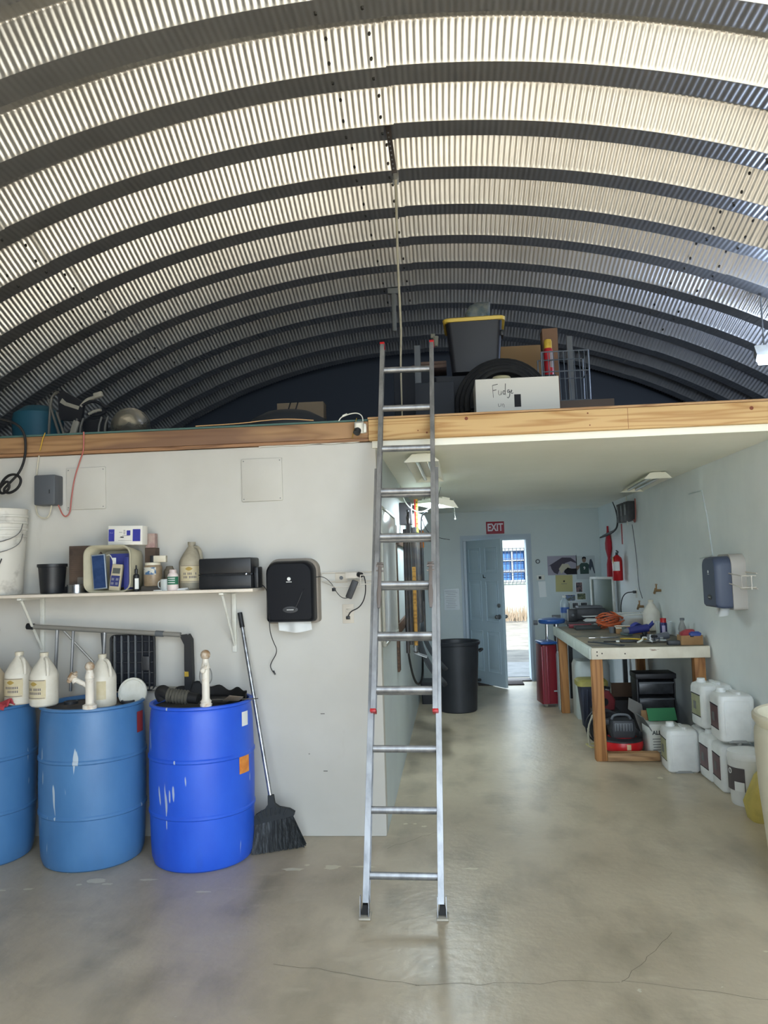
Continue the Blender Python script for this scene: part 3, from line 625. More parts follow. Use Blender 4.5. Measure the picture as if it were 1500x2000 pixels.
for x in (-.05,.03): B().box(x,-.026,.15,.022,.003,.10).mk('white_stripe', PAPER, t)
single('blue_booklet', B().box(0,0,.10,.03,.10,.20,.003), mat('booklet_blue', c(44,52,120), .5), 'dark blue booklet at the right side inside the beige tub', 'booklet', loc=(-1.995,4.625,ZS+.014))
t = thing('meter_box', 'white box with blue end panels and pictures, on top of the beige tub', 'box', (-2.02,4.66,ZS+.289), R(-3), ry=R(1.5))
B().box(0,0,.060,.225,.075,.118,.002).mk('carton', mat('white_carton', c(224,222,214), .6), t)
BP = mat('print_blue', c(52,56,150), .6)
B().box(-.090,-.0382,.060,.038,.001,.075).mk('blue_panel', BP, t); B().box(.075,-.0382,.060,.050,.001,.075).mk('blue_panel', BP, t)
B().box(.022,-.0382,.075,.024,.001,.03).mk('blue_panel', BP, t)
bb = B()
for x,z,w,h in ((-.03,.078,.02,.002),(-.005,.09,.012,.003),(-.005,.08,.012,.003),(-.005,.07,.012,.003),(-.02,.048,.022,.007),(.005,.058,.05,.002),(0,.028,.09,.001),(-.025,.045,.03,.001)): bb.box(x,-.0384,z,w,.001,h)
bb.mk('printed_picture', INK, t)
text('\u2022 \u2014', .012, PAPER, t, (-.090,-.039,.075))
single('small_pink_box', B().box(0,0,.045,.06,.05,.09,.002), mat('faded_pink_box', c(170,150,140), .8, col2=c(150,120,120), scale=20), 'small faded pink box behind the white and blue box', 'box', loc=(-1.90,4.745,ZS+.27))
single('box_stack_support', B().box(0,0,.135,.07,.07,.27,.003), DC, 'tall dark carton behind the beige tub', 'box', loc=(-1.905,4.765,ZS))
t = thing('dropper_bottle', 'slim black bottle with a white label before the beige tub', 'bottle', (-1.935,4.585,ZS))
B().lathe([(0,0),(.017,0),(.019,.004),(.019,.095),(.016,.103),(.009,.108),(.009,.118)], seg=20).mk('bottle_body', BLACK, t)
B().lathe([(.0105,.112),(.0105,.135),(.005,.14),(.005,.160),(0,.162)], seg=14).mk('dropper_cap', BLACK, t)
B().grid(lambda u, v: Vector((.0195*math.cos(R(-95)+R(75)*u), .0195*math.sin(R(-95)+R(75)*u), .015+.065*v)), 6, 1).mk('paper_label', PAPER, t)
t = thing('labelled_jar', 'clear jar with a colourful worn label on the shelf', 'jar', (-1.855,4.65,ZS+.03))
B().lathe([(0,0),(.052,0),(.056,.006),(.056,.115),(.052,.125),(.046,.13)], seg=28).mk('jar_body', mat('murky_jar', c(150,132,108), .35, col2=c(120,104,84), scale=14), t)
B().lathe([(.048,.128),(.048,.142),(.044,.145),(0,.145)], seg=24, cap=False).mk('jar_lid', OFFW, t)
B().grid(lambda u, v: Vector((.0565*math.cos(R(-140)+R(90)*u), .0565*math.sin(R(-140)+R(90)*u), .07+.045*v)), 8, 1).mk('paper_label', mat('jar_label', c(196,196,186), .7, col2=c(70,104,140), scale=26, lo=.5, hi=.55), t)
single('wood_block', B().box(0,0,.015,.13,.16,.03,.002), mat('dark_block', c(84,78,70), .9), 'flat dark block under the jar on the shelf', 'block', loc=(-1.855,4.70,ZS))
t = thing('small_carton', 'little white and black carton lying on top of the jar', 'box', (-1.81,4.66,ZS+.176), R(8))
B().box(0,0,.02,.075,.05,.04,.002).mk('carton', OFFW, t); B().box(-.045,0,.02,.03,.045,.045,.004).mk('dark_end', BLACK, t)
t = thing('spray_can', 'brownish can in the clutter right of the jar', 'can', (-1.775,4.72,ZS))
B().lathe([(0,0),(.035,0),(.036,.12),(.025,.135),(.02,.15),(0,.152)], seg=20).mk('can_body', mat('dull_can', c(112,104,90), .5, col2=c(90,84,74), scale=12), t)
t = thing('small_white_bottle', 'small white bottle with a green label at the shelf front', 'bottle', (-1.70,4.575,ZS))
B().lathe([(0,0),(.031,0),(.033,.004),(.033,.085),(.030,.097),(.020,.108)], seg=26).mk('bottle_body', mat('pink_white', c(222,208,206), .4), t)
B().lathe([(.021,.105),(.021,.124),(.018,.127),(0,.127)], seg=20, cap=False).mk('cap', mat('pale_cap', c(206,190,188), .4), t)
gl = B().grid(lambda u, v: Vector((.0335*math.cos(R(-170)+R(170)*u), .0335*math.sin(R(-170)+R(170)*u), .036+.048*v)), 12, 1).mk('paper_label', mat('green_label', c(44,108,82), .6), t)
bb = B()
for z in (.046,.060,.072): bb.grid(lambda u, v, z=z: Vector((.034*math.cos(R(-130)+R(80)*u), .034*math.sin(R(-130)+R(80)*u), z+.004*v)), 8, 1)
bb.mk('label_print', PAPER, gl)
t = thing('glass_mug', 'small clear glass mug beside the white bottle', 'mug', (-1.755,4.59,ZS))
B().lathe([(0,0),(.026,0),(.028,.004),(.029,.07),(.026,.07),(.025,.008),(0,.008)], seg=24).mk('cup', CLEAR, t)
B().tube([(-.027,0,.06),(-.042,0,.055),(-.044,0,.035),(-.040,0,.02),(-.027,0,.015)], .004, 6, smooth=2).mk('handle', CLEAR, t)
single('folded_paper', B().box(0,0,.003,.20,.07,.006,.001).box(.06,.0,.009,.09,.05,.005,.001,rz=R(12),ry=R(-3)), PAPER, 'folded white paper lying on the shelf front', 'paper', loc=(-1.72,4.60,ZS))
DJ = mat('dirty_jug', c(170,162,142), .55, col2=c(140,134,118), scale=8)
j4 = jug('dirty grey gallon jug behind the black printer on the shelf', (-1.635,4.735,ZS), R(15), nm='dirty_jug', body=DJ, group=None, cap=DJ)
bpy.data.objects['dirty_jug'].scale = (1, 1, .98)
t = thing('black_printer', 'black boxy printer with a silver stripe at the right end of the shelf', 'printer', (-1.375,4.67,ZS))
B().box(0,0,.042,.325,.20,.084,.008).mk('lower_case', BLACK, t); B().box(0,0,.139,.325,.20,.096,.010).mk('upper_case', BLACK, t)
B().box(0,-.003,.0875,.322,.2,.009).mk('silver_stripe', CHROME, t)
B().lathe([(0,0),(.006,0),(.006,.003),(0,.004)], seg=12, M=TM((.13,-.103,.0875), rx=R(90))).mk('stripe_button', CHROME, t)
B().box(.178,.01,.065,.028,.11,.13,.008).mk('side_unit', BLACK, t)
t = thing('printer_cable', 'thin black cable hanging from the printer down the wall', 'cable', (0,0,0))
B().tube([(-1.21,4.72,1.56),(-1.17,4.72,1.555),(-1.14,4.70,1.49),(-1.11,4.60,1.40),(-1.105,4.56,1.30),(-1.10,4.62,1.22),(-1.105,4.78,1.14),(-1.16,4.79,1.06),(-1.155,4.79,1.03),(-1.135,4.79,1.005)], .0028, 6, smooth=3).mk('cord', mat('cable_black', c(40,40,42), .5), t)
B().cyl((-1.14,4.79,1.02),(-1.128,4.79,.995),.005,seg=8).mk('cable_plug', BLACK, t)

# ================================================================= TOWEL DISPENSER (left wall)
def dispenser(nm, label, M, front, back, group='paper towel dispensers'):
    t = thing(nm, label, 'towel dispenser', (0,0,0), 0, group); t.matrix_world = M
    # local: front faces -y, back on y=0
    outl = lambda hx, z0, z1, rt, rb: [(hx-rt+rt*math.cos(a), z1-rt+rt*math.sin(a)) for a in [PI/2*i/6 for i in range(7)]]+[(-hx+rt+rt*math.cos(a), z1-rt+rt*math.sin(a)) for a in [PI/2+PI/2*i/6 for i in range(7)]]+[(-hx+rb+rb*math.cos(a), z0+rb+rb*math.sin(a)) for a in [PI+PI/2*i/4 for i in range(5)]]+[(hx-rb+rb*math.cos(a), z0+rb+rb*math.sin(a)) for a in [1.5*PI+PI/2*i/4 for i in range(5)]]
    B().prism(outl(.158,0,.40,.075,.02), .10, TM((0,-.10,0))).mk('back_shell', back, t)
    bb = B(); po = outl(.148,.012,.385,.068,.02)
    secs = [(0,1.0),(-.07,1.0),(-.105,.965),(-.118,.90)]
    rings = []
    for y, s_ in secs: rings.append([bb.b.verts.new((x*s_, -.095+y, .2+(z-.2)*s_)) for x, z in po])
    for a, b_ in zip(rings, rings[1:]):
        for i in range(len(po)): bb.b.faces.new((a[i], a[(i+1) % len(po)], b_[(i+1) % len(po)], b_[i]))
    bb.b.faces.new(rings[-1]); bb.b.faces.new(rings[0][::-1])
    f = bb.mk('front_cover', front, t)
    B().lathe([(0,0),(.011,0),(.011,.002),(0,.002)], seg=20, M=TM((.0,-.2125,.275), rx=R(90))).mk('round_logo', PAPER, f)
    B().box(0,-.2135,.257,.034,.001,.004).mk('logo_line', PAPER, f)
    B().lathe([(0,0),(.040,0),(.040,.003),(.034,.004),(0,.002)], seg=24, M=TM((.005,-.212,.09), rx=R(90)) @ Matrix.Diagonal((1.15,.5,1,1))).mk('lever_badge', DARK, f)
    text('TORK' if False else '\u2014\u2014', .02, PAPER, f, (.005,-.2165,.09), bold=.0012)
    B().grid(lambda u, v: Vector((-.09+.20*u+.01*v, -.13+.02*math.sin(u*8)-.02*v, .012-.05*v-.014*math.sin(u*3.1)*v)), 14, 5).mk('paper_towel', PAPER, t)
    return t
DISF = mat('smoke_black_cover', c(17,19,25), .42, spec=.2); DISB = mat('dispenser_back', c(138,128,116), .5)
dispenser('towel_dispenser', 'black paper towel dispenser on the left wall beside the shelf', Matrix.Translation((-.99,YF,1.315)), DISF, DISB)
dispenser('towel_dispenser', 'grey blue paper towel dispenser on the right wall above the jugs', Matrix.Translation((XR,5.86,1.265)) @ Matrix.Rotation(R(-90), 4, 'Z') , mat('smoke_blue_cover', c(64,74,96), .5), mat('dispenser_back_light', c(176,172,166), .5))
# outlet, switch, wire rack, adapter
t = thing('wall_outlet', 'beige double socket low right of the black dispenser', 'outlet', (-.662,YF,1.36))
PLT = mat('plate_ivory', c(206,198,184), .5)
B().box(0,-.003,0,.072,.006,.118,.002).mk('cover_plate', PLT, t)
for z in (.024,-.024): B().loft([(0,.017,.014,.009),(.004,.016,.013,.009)], M=TM((0,-.006,z), rx=R(90))).mk('socket', PLT, t)
B().box(.004,-.009,.027,.003,.002,.010).box(-.006,-.009,.027,.003,.002,.010).mk('socket_slot', INK, t)
B().box(0,-.018,-.024,.024,.022,.02,.004).mk('plug', BLACK, t)
t = thing('junction_cover', 'square plate with a round knockout beside the wire rack', 'cover plate', (-.70,YF,1.585))
B().box(0,-.003,0,.075,.006,.062,.002).mk('plate', PLT, t); B().cyl((0,-.006,0),(0,-.009,0),.012,seg=14).mk('knockout', GREY, t)
WR = mat('coated_wire', c(206,200,190), .4)
t = thing('wire_rack', 'white wire wall rack holding a power adapter, left wall', 'rack', (0,0,0))
def wires(par, segs, r=.0032, m=WR, nm='wire'):
    for s_ in segs: B().tube(s_, r, 6).mk(nm, m, par)
wires(t, [[(-.82,4.80,1.62),(-.50,4.80,1.62)],[(-.82,4.80,1.565),(-.50,4.80,1.565)],[(-.72,4.69,1.53),(-.545,4.69,1.53)],[(-.82,4.80,1.62),(-.82,4.80,1.565),(-.72,4.69,1.53)],[(-.60,4.80,1.62),(-.56,4.66,1.60),(-.56,4.66,1.535)],[(-.50,4.80,1.62),(-.48,4.66,1.615)],[(-.56,4.66,1.60),(-.48,4.66,1.60)],[(-.56,4.66,1.545),(-.48,4.66,1.545)]])
B().box(-.595,4.745,1.59,.10,.05,.004,.001).box(-.60,4.69,1.60,.11,.004,.035,.001).mk('shelf_strip', WR, t)
t = thing('power_adapter', 'black power adapter hanging on the wire rack with its cords', 'adapter', (0,0,0))
B().box(-.615,4.67,1.515,.040,.03,.115,.006,ry=R(24)).mk('brick', DARK, t)
bb = B(); bb.tube([(-.57,4.70,1.60),(-.55,4.68,1.61),(-.53,4.67,1.57),(-.535,4.69,1.47),(-.58,4.76,1.40),(-.645,4.79,1.375),(-.66,4.795,1.345)], .0035, 6, smooth=3); bb.mk('mains_cord', BLACK, t)
bb = B(); bb.tube([(-.635,4.67,1.465),(-.68,4.70,1.46),(-.72,4.72,1.50),(-.745,4.73,1.55),(-.80,4.74,1.60),(-.86,4.70,1.595),(-.90,4.595,1.53),(-.93,4.585,1.45),(-.96,4.583,1.40)], .0022, 6, smooth=3); bb.mk('low_voltage_cord', BLACK, t)
bb = B(); bb.lathe([(0,0),(.012,0),(.012,.02),(0,.02)], (-.735,4.725,1.505), seg=8); bb.cyl((-.575,4.69,1.605),(-.555,4.67,1.60),.016,seg=10); bb.mk('cord_ferrite', BLACK, t)
# access panels
for x, z, lb in ((-2.365, 2.215, 'flat square access panel beside the grey box, upper left wall'), (-1.195, 2.225, 'flat square access panel right of centre on the upper left wall')):
    t = thing('access_panel', lb, 'panel', (x,YF,z), 0, 'square access panels')
    B().box(0,-.007,0,.265,.014,.275,.004,ry=R(-.4)).mk('panel_board', WALL, t)
    for sx_ in (-1,1):
        for sz_ in (-1,1): B().cyl((sx_*.118,-.014,sz_*.122),(sx_*.118,-.0155,sz_*.122),.0035,seg=8).mk('screw', GREY, t)
t = thing('grey_control_box', 'dark grey electrical box on the upper left wall', 'box', (-2.595,YF,2.205))
B().box(0,-.055,0,.142,.11,.195,.010).mk('box_body', mat('box_slate', c(82,86,92), .5), t); B().box(.035,-.1115,-.012,.006,.003,.026,.001).mk('latch', BLACK, t)
t = thing('white_wire', 'pale cable running from the beam down to the grey box', 'cable', (0,0,0))
B().tube([(-2.665,4.795,2.50),(-2.69,4.80,2.40),(-2.70,4.80,2.25),(-2.705,4.80,2.14),(-2.69,4.79,2.055),(-2.645,4.785,2.025),(-2.60,4.78,2.035),(-2.575,4.765,2.11)], .0045, 6, smooth=3).mk('cord', mat('pale_cable', c(196,190,170), .5), t)
t = thing('red_wire', 'red cable hanging from the beam beside the grey box', 'cable', (0,0,0))
B().tube([(-2.355,4.76,2.58),(-2.36,4.77,2.46),(-2.40,4.80,2.40),(-2.44,4.80,2.28),(-2.455,4.79,2.15),(-2.46,4.785,2.05),(-2.50,4.78,2.025),(-2.53,4.765,2.11)], .0045, 6, smooth=3).mk('cord', mat('red_cable', c(170,92,84), .5), t)
t = thing('black_cable_coil', 'thick black cable looped into a knot at the upper left edge', 'cable', (0,0,0))
B().tube([(-2.99,4.70,2.70),(-2.82,4.72,2.665),(-2.745,4.74,2.60),(-2.735,4.74,2.45),(-2.76,4.72,2.33),(-2.83,4.70,2.25),(-2.87,4.70,2.21),(-2.82,4.69,2.185),(-2.755,4.69,2.22),(-2.735,4.69,2.28),(-2.78,4.69,2.315),(-2.85,4.70,2.30),(-2.90,4.70,2.22),(-2.86,4.68,2.18),(-2.80,4.67,2.22),(-2.82,4.67,2.28),(-2.92,4.70,2.19),(-2.99,4.70,2.12)], .0085, 8, smooth=3).mk('cord', RUBBER, t)
t = thing('wall_valve', 'small metal valve handle on the left wall, partly out of the frame', 'valve', (-2.965,YF,1.31))
B().cyl((0,0,0),(0,-.04,0),.012,seg=10).mk('valve_stem', STEEL, t); B().tube([(.026*math.cos(a),-.045,.026*math.sin(a)) for a in [2*PI*i/14 for i in range(14)]], .006, 6, closed=True).mk('hand_wheel', STEEL, t)
# camera on the beam and straps
t = thing('security_camera', 'white and black bullet camera on the end of the left beam', 'camera', (-.55,4.735,2.515))
B().box(.022,.035,.004,.04,.035,.06,.010).mk('mount', WHITE, t)
B().loft([(-.035,.026,.03,.02),(.0,.030,.032,.02),(.03,.028,.03,.02)], M=TM((0,-.005,.008), rx=R(20))).mk('camera_body', WHITE, t)
B().cyl((-.006,-.015,-.012),(-.016,-.03,-.036),.0245,.022,seg=18).mk('lens_hood', BLACK, t)
t = thing('camera_cord', 'white cable arching over the beam to the camera', 'cable', (0,0,0))
B().tube([(-.53,4.76,2.54),(-.53,4.77,2.60),(-.57,4.78,2.625),(-.63,4.78,2.615),(-.67,4.78,2.60),(-.685,4.775,2.575)], .0035, 6, smooth=3).cyl((-.66,4.78,2.606),(-.63,4.78,2.617),.007,seg=8).mk('cord', WHITE, t)
for x, z0, lb in ((-.60,2.46,'short yellow strap over the beam next to the camera'), (-2.655,2.47,'short yellow strap over the beam at the left')):
    tag(B().tube([(x+.03,4.775,2.588),(x+.02,4.765,2.55),(x,4.765,z0)], .005, 6, flat=.4).mk('yellow_strap', YEL), lb, 'strap', 'yellow straps on the beam')
tag(B().tube([(-1.62,4.79,2.588),(-1.45,4.79,2.590),(-1.30,4.785,2.592),(-1.15,4.79,2.606),(-1.0,4.79,2.607),(-.85,4.80,2.592)], .0032, 6, smooth=3).mk('loose_cable', mat('tan_cord', c(190,150,104), .6)), 'thin tan cord lying along the edge of the left beam', 'cord')
# ================================================================= CORRIDOR, LEFT WALL
t = thing('whiteboard', 'glossy whiteboard on the inner left wall just past the corner', 'whiteboard', (XL,5.46,1.59))
B().box(.010,0,0,.014,1.10,.86,.002).mk('board', mat('whiteboard_face', c(214,220,224), .15), t)
fr_ = B().box(.012,-.56,0,.022,.02,.90,.003).box(.012,.56,0,.022,.02,.90,.003).box(.012,0,.44,.022,1.12,.02,.003).box(.012,0,-.44,.03,1.12,.02,.003)
fr_.mk('board_frame', mat('board_trim', c(150,150,140), .4, .3), t)
t = thing('tool_rack', 'dark wooden rack board for long tools on the inner left wall', 'rack', (XL,7.25,1.45))
B().box(.012,0,.42,.022,2.3,.09,.003).mk('rail_board', woodmat('rack_wood', c(92,70,54), c(62,46,36), 1), t)
B().box(.012,0,-.30,.022,2.3,.09,.003).mk('rail_board', MATS['rack_wood'], t)
B().box(.010,-1.08,-.05,.018,.14,1.16,.003).mk('end_board', MATS['rack_wood'], t)
TD = mat('dark_tool_handle', c(44,44,48), .5, col2=c(70,62,54), scale=9)
def longtool(label, y, z0, z1, x, m, head=None, r=.016, group=None):
    t = thing('garden_tool', label, 'tool', (XL+x,y,0), 0, group)
    B().cyl((0,0,z0),(0,.03,z1), r, seg=10).mk('handle', m, t)
    if head == 'grip': B().tube([(0,.03,z1),(0,-.05,z1+.05),(0,.03,z1+.11),(0,.11,z1+.05),(0,.03,z1)], .012, 8).mk('d_grip', m, t)
    if head == 'orange': B().box(0,.03,z1-.08,.05,.045,.20,.015).mk('orange_grip', ORANGE, t)
    if head == 'scoop':
        b_ = B(); b_.grid(lambda u, v: Vector((.0+.22*v*v+.03*math.sin(PI*u), -.15+.30*u, z0+.10-.46*v)), 8, 8)
        o = b_.mk('blade', mat('scoop_black', c(34,38,42), .55), t); o.modifiers.new('s', 'SOLIDIFY').thickness = .006
    if head == 'rake':
        B().box(0,0,z0,.02,.34,.03,.004).mk('rake_bar', STEEL, t)
        for i in range(9): B().cyl((0,-.16+i*.04,z0),(.06,-.16+i*.04,z0-.03),.004,seg=6).mk('tine', STEEL, t)
    if head == 'hoe': B().box(.04,0,z0-.01,.12,.15,.006,.002,ry=R(20)).cyl((0,0,z0+.1),(0,0,z0-.01),.02,.014,seg=10).mk('hoe_blade', STEEL, t)
    return t
G = 'long tools hanging on the rack'
specs = [(6.25,.95,1.95,.05,TD,None),(6.40,1.0,2.0,.07,TD,'grip'),(6.55,.98,1.64,.10,woodmat('ochre_handle', c(186,140,62), c(140,100,44), 1),None),(6.66,.9,1.98,.09,TD,'hoe'),(6.82,.98,1.9,.05,TD,'grip'),(6.95,.95,2.0,.10,TD,'scoop'),
         (7.10,.9,1.92,.06,TD,'rake'),(7.26,.92,2.0,.09,mat('grey_pipe_handle', c(120,122,120), .4, .5),'scoop'),(8.75,.90,2.03,.09,TD,'orange'),(7.62,1.0,2.02,.10,TD,'scoop'),(7.85,.95,1.95,.06,TD,'hoe'),(8.05,.9,2.0,.09,TD,'grip')]
names = ['dark long tool nearest the corner on the rack','dark long tool with a loop grip, second on the rack','yellowish wooden tool handle on the rack','dark hoe hanging behind the yellowish handle','dark loop-grip tool in the middle of the rack','black scoop shovel hanging, nearest of the scoops','steel rake hanging between the scoop shovels','black scoop shovel with a grey pipe handle','dark tool with an orange grip at the top','black scoop shovel hanging farthest along the rack','dark hoe near the far end of the rack','dark loop-grip tool at the far end of the rack']
for s_, nm_ in zip(specs, names): longtool(nm_, *s_[:4][0:1], s_[1], s_[2], s_[3]+.03, s_[4], s_[5], group=G)
t = thing('cable_loop', 'black cable loop hanging under the tool rack', 'cable', (XL+.05,0,0))
B().tube([(0,6.55,1.15),(.02,6.5,.85),(.06,6.7,.62),(.10,7.1,.60),(.10,7.3,.80)], .010, 6, smooth=3).mk('cord', RUBBER, t)
t = thing('wall_charger', 'dark grey wall device with cables above the tool rack', 'device', (XL+.055,6.95,2.12))
B().box(0,0,0,.11,.16,.20,.008).mk('device_body', mat('charger_grey', c(70,66,70), .5), t)
for z in (-.05,.02,.07): B().cyl((.056,-.03,z),(.060,-.03,z),.008,seg=8).mk('screw', WHITE, t)
t = thing('measuring_stick', 'red and yellow numbered measuring stick hanging above the tools', 'ruler', (XL+.14,7.15,2.08))
B().box(0,0,0,.035,.006,.38,.001).mk('stick', mat('stick_yellow', c(222,176,70), .5), t)
B().box(-.010,-.004,.02,.014,.002,.33).mk('red_band', RED, t)
for i in range(9): B().box(.006,-.004,-.16+i*.04,.014,.002,.012).mk('mark', mat('green_mark', c(90,120,50), .6) if i % 3 else RED, t)
single('plastic_bag', B().loft([(-.09,.05,.05,.03),(-.03,.09,.06,.04,.01),(.05,.07,.05,.03),(.09,.02,.02,.015,-.02)], n=5), mat('white_bag', c(220,228,228), .4, bump=.6, bscale=18), 'white plastic bag hanging above the tools near the lit lamp', 'bag', loc=(XL+.13,7.75,2.10))
t = thing('hanging_wires', 'loose pale and black wires hanging from the corridor ceiling', 'cable', (0,0,0))
B().tube([(-.44,6.8,2.36),(-.40,6.8,2.2),(-.30,6.9,2.12),(-.18,7.0,2.16),(-.12,7.1,2.30),(-.12,7.1,2.39)], .005, 6, smooth=3).mk('pale_wire', WHITE, t)
B().tube([(-.22,7.3,2.16),(-.28,7.35,2.14),(-.29,7.4,2.0),(-.28,7.5,1.5),(-.30,7.6,1.3)], .007, 6, smooth=3).mk('black_wire', BLACK, t)
B().tube([(-.28,7.4,2.1),(-.24,7.5,1.98),(-.14,7.6,1.92),(-.02,7.7,1.90)], .0035, 6, smooth=3).mk('black_wire', BLACK, t)
# ---- ceiling lamps
def shoplight(label, loc, rz, ln, lit=False, rx=0):
    t = thing('shop_light', label, 'lamp', loc, rz, 'fluorescent shop lights', rx=rx)
    FX = mat('fixture_white', c(224,222,206), .4)
    po = [(-.115,-.055),(-.060,-.012),(.060,-.012),(.115,-.055),(.108,-.058),(.056,-.018),(-.056,-.018),(-.108,-.058)]
    B().prism(po, ln, TM((0,-ln/2,0))).mk('reflector', FX, t)
    B().box(0,0,-.002,.07,ln*.96,.024,.002).mk('ballast_box', FX, t)
    for s_ in (-1,1): B().prism([(-.118,-.062),(-.062,-.008),(.062,-.008),(.118,-.062)], .018, TM((0,s_*ln/2-.009,0))).mk('end_plate', FX, t)
    tm = mat('lit_tube', (0.80,0.93,1.0,1), .4, emit=9) if lit else mat('unlit_tube', c(200,208,214), .2)
    for s_ in (-1,1): B().cyl((s_*.038,-ln/2+.02,-.040),(s_*.038,ln/2-.02,-.040),.013,seg=12).mk('tube', tm, t)
    if lit:
        l = bpy.data.lights.new('tube_light', 'AREA'); l.shape = 'RECTANGLE'; l.size = .16; l.size_y = ln*.9; l.energy = 7; l.color = (.78,.92,1)
        o = bpy.data.objects.new('tube_light', l); COL.objects.link(o); o.parent = t; o.location = (0,0,-.062)
    return t
shoplight('unlit shop light on the corridor ceiling nearest the entrance', (-.17,5.72,ZC-.002), R(-1), 1.25)
sl2 = shoplight('lit shop light hanging askew on chains in the corridor', (-.14,7.05,ZC-.15), R(9), .95, True)
sl2.rotation_euler = (R(4), R(12), R(14))
B().cyl((-.04,-.3,0),(-.03,-.3,.10),.003,seg=6).mk('chain', STEEL, sl2); B().cyl((-.04,.3,0),(-.03,.3,.10),.003,seg=6).mk('chain', STEEL, sl2)
t = thing('pull_cord', 'thin pull cord with a white end under the hanging lamp', 'cord', (.03,7.3,0))
B().cyl((0,0,2.27),(.012,0,2.09),.002,seg=6).cyl((.012,0,2.09),(.012,0,2.075),.008,seg=8).mk('cord', WHITE, t)
shoplight('unlit shop light along the corridor ceiling by the right wall', (1.82,7.4,ZC-.002), R(-3), 1.25)

# ================================================================= BACK WALL THINGS
t = thing('exit_sign', 'red EXIT sign above the back door', 'sign', (.625,YB,2.165))
B().box(0,-.003,0,.255,.006,.175,.001).mk('sign_plate', mat('exit_red', c(150,26,48), .5), t)
text('EXIT', .15, mat('exit_letter', c(214,206,214), .6), t, (0,-.0068,0), sx=.72, bold=.004)
t = thing('notice_sheet', 'printed notice in a clear sleeve left of the back door', 'notice', (-.03,YB,1.16))
B().box(0,-.002,0,.215,.004,.30).mk('sheet', mat('sleeve_grey', c(176,186,190), .25), t)
bb = B()
for i in range(10): bb.box(-.01+random.uniform(-.02,.02),-.0045,.12-i*.026,.13+random.uniform(-.05,.04),.001,.004)
bb.mk('print', GINK, t)
t = thing('thermostat', 'small white square thermostat with a dark screen right of the door', 'thermostat', (1.235,YB,1.435))
B().box(0,-.01,0,.11,.02,.075,.004).mk('case', WHITE, t); B().box(-.01,-.021,0,.036,.002,.038).mk('screen', INK, t)
single('wall_paper_sheet', B().box(0,-.0015,0,.10,.003,.22,ry=R(-3)), PAPER, 'blank white sheet of paper under the thermostat', 'paper', loc=(1.255,YB,1.27))
t = thing('round_wall_hook', 'small round grey ring mounted right of the door', 'ring', (1.205,YB,1.665))
B().tube([(.026*math.cos(a),-.008,.026*math.sin(a)) for a in [2*PI*i/16 for i in range(16)]], .007, 6, closed=True).mk('ring', GREY, t)
t = thing('abstract_poster', 'landscape poster with a dark swoosh shape on the back wall', 'poster', (1.545,YB,1.60))
B().box(0,-.0015,0,.41,.003,.27).mk('sheet', mat('poster_lilac', c(150,146,160), .6), t)
B().prism([(-.20,-.01),(-.10,.05),(.0,.11),(.12,.105),(.19,.05),(.20,.02),(.12,.055),(.04,.03),(.02,-.01),(-.03,-.04),(-.07,-.125),(-.12,-.10),(-.15,-.05),(-.165,.0)], .001, TM((0,-.0048,0))).mk('dark_shape', mat('poster_dark', c(58,50,66), .6), t, flat=True)
B().prism([(.03,-.07),(.07,-.035),(.13,-.05),(.20,-.05),(.20,-.13),(.06,-.13),(.02,-.10)], .001, TM((0,-.0056,0))).mk('dark_shape', INK, t, flat=True)
B().prism([(.0,.02),(.08,.02),(.12,-.04),(.04,-.06),(-.02,-.12),(-.05,-.05)], .001, TM((0,-.0056,0))).mk('pale_shape', mat('poster_pale', c(176,170,150), .6), t, flat=True)
t = thing('player_poster', 'poster of a person in a dark green sports jersey', 'poster', (1.87,YB,1.57))
B().box(0,-.0015,-.01,.26,.003,.33).mk('sheet', mat('poster_white', c(176,184,186), .6), t)
GJ = mat('jersey_green', c(40,66,60), .7)
B().prism([(-.06,-.10),(-.065,.03),(-.04,.055),(.04,.055),(.065,.03),(.06,-.10)], .001, TM((-.02,-.0052,0))).mk('jersey', GJ, t, flat=True)
B().prism([(.04,.0),(.06,.10),(.08,.11),(.10,.06),(.125,-.09),(.115,-.10),(.085,.0),(.06,-.06)], .001, TM((0,-.0058,0))).mk('arm_and_bat', mat('print_slate', c(56,64,76), .7), t, flat=True)
B().prism([(-.06,.03),(-.11,.01),(-.125,-.04),(-.10,-.05),(-.07,-.02)], .001, TM((-.02,-.0052,0))).mk('arm', mat('print_skin', c(120,100,86), .7), t, flat=True)
B().prism([(.026*math.cos(a)-.02, .095+.036*math.sin(a)) for a in [2*PI*i/14 for i in range(14)]], .001, TM((0,-.0052,0))).mk('head', mat('print_skin', c(120,100,86)), t, flat=True)
B().prism([(-.048,.10),(-.045,.135),(-.02,.145),(.006,.135),(.008,.10),(-.01,.118),(-.03,.118)], .001, TM((0,-.0064,0))).mk('hair', INK, t, flat=True)
text('9', .06, PAPER, t, (-.02,-.0066,-.02))
t = thing('yellow_poster', 'square pale yellow notice with a small dark emblem', 'poster', (1.56,YB,1.345))
B().box(0,-.002,0,.235,.004,.235,ry=R(1)).mk('sheet', mat('pale_yellow', c(180,172,118), .7), t)
B().prism([(.018*math.cos(a)*(1 if i % 2 else .5), .03+.018*math.sin(a)*(1 if i % 2 else .5)) for i, a in enumerate([2*PI*i/12 for i in range(12)])], .001, TM((0,-.0045,0))).mk('emblem', INK, t, flat=True)
B().box(0,-.0045,-.005,.08,.001,.006).mk('print', GINK, t)
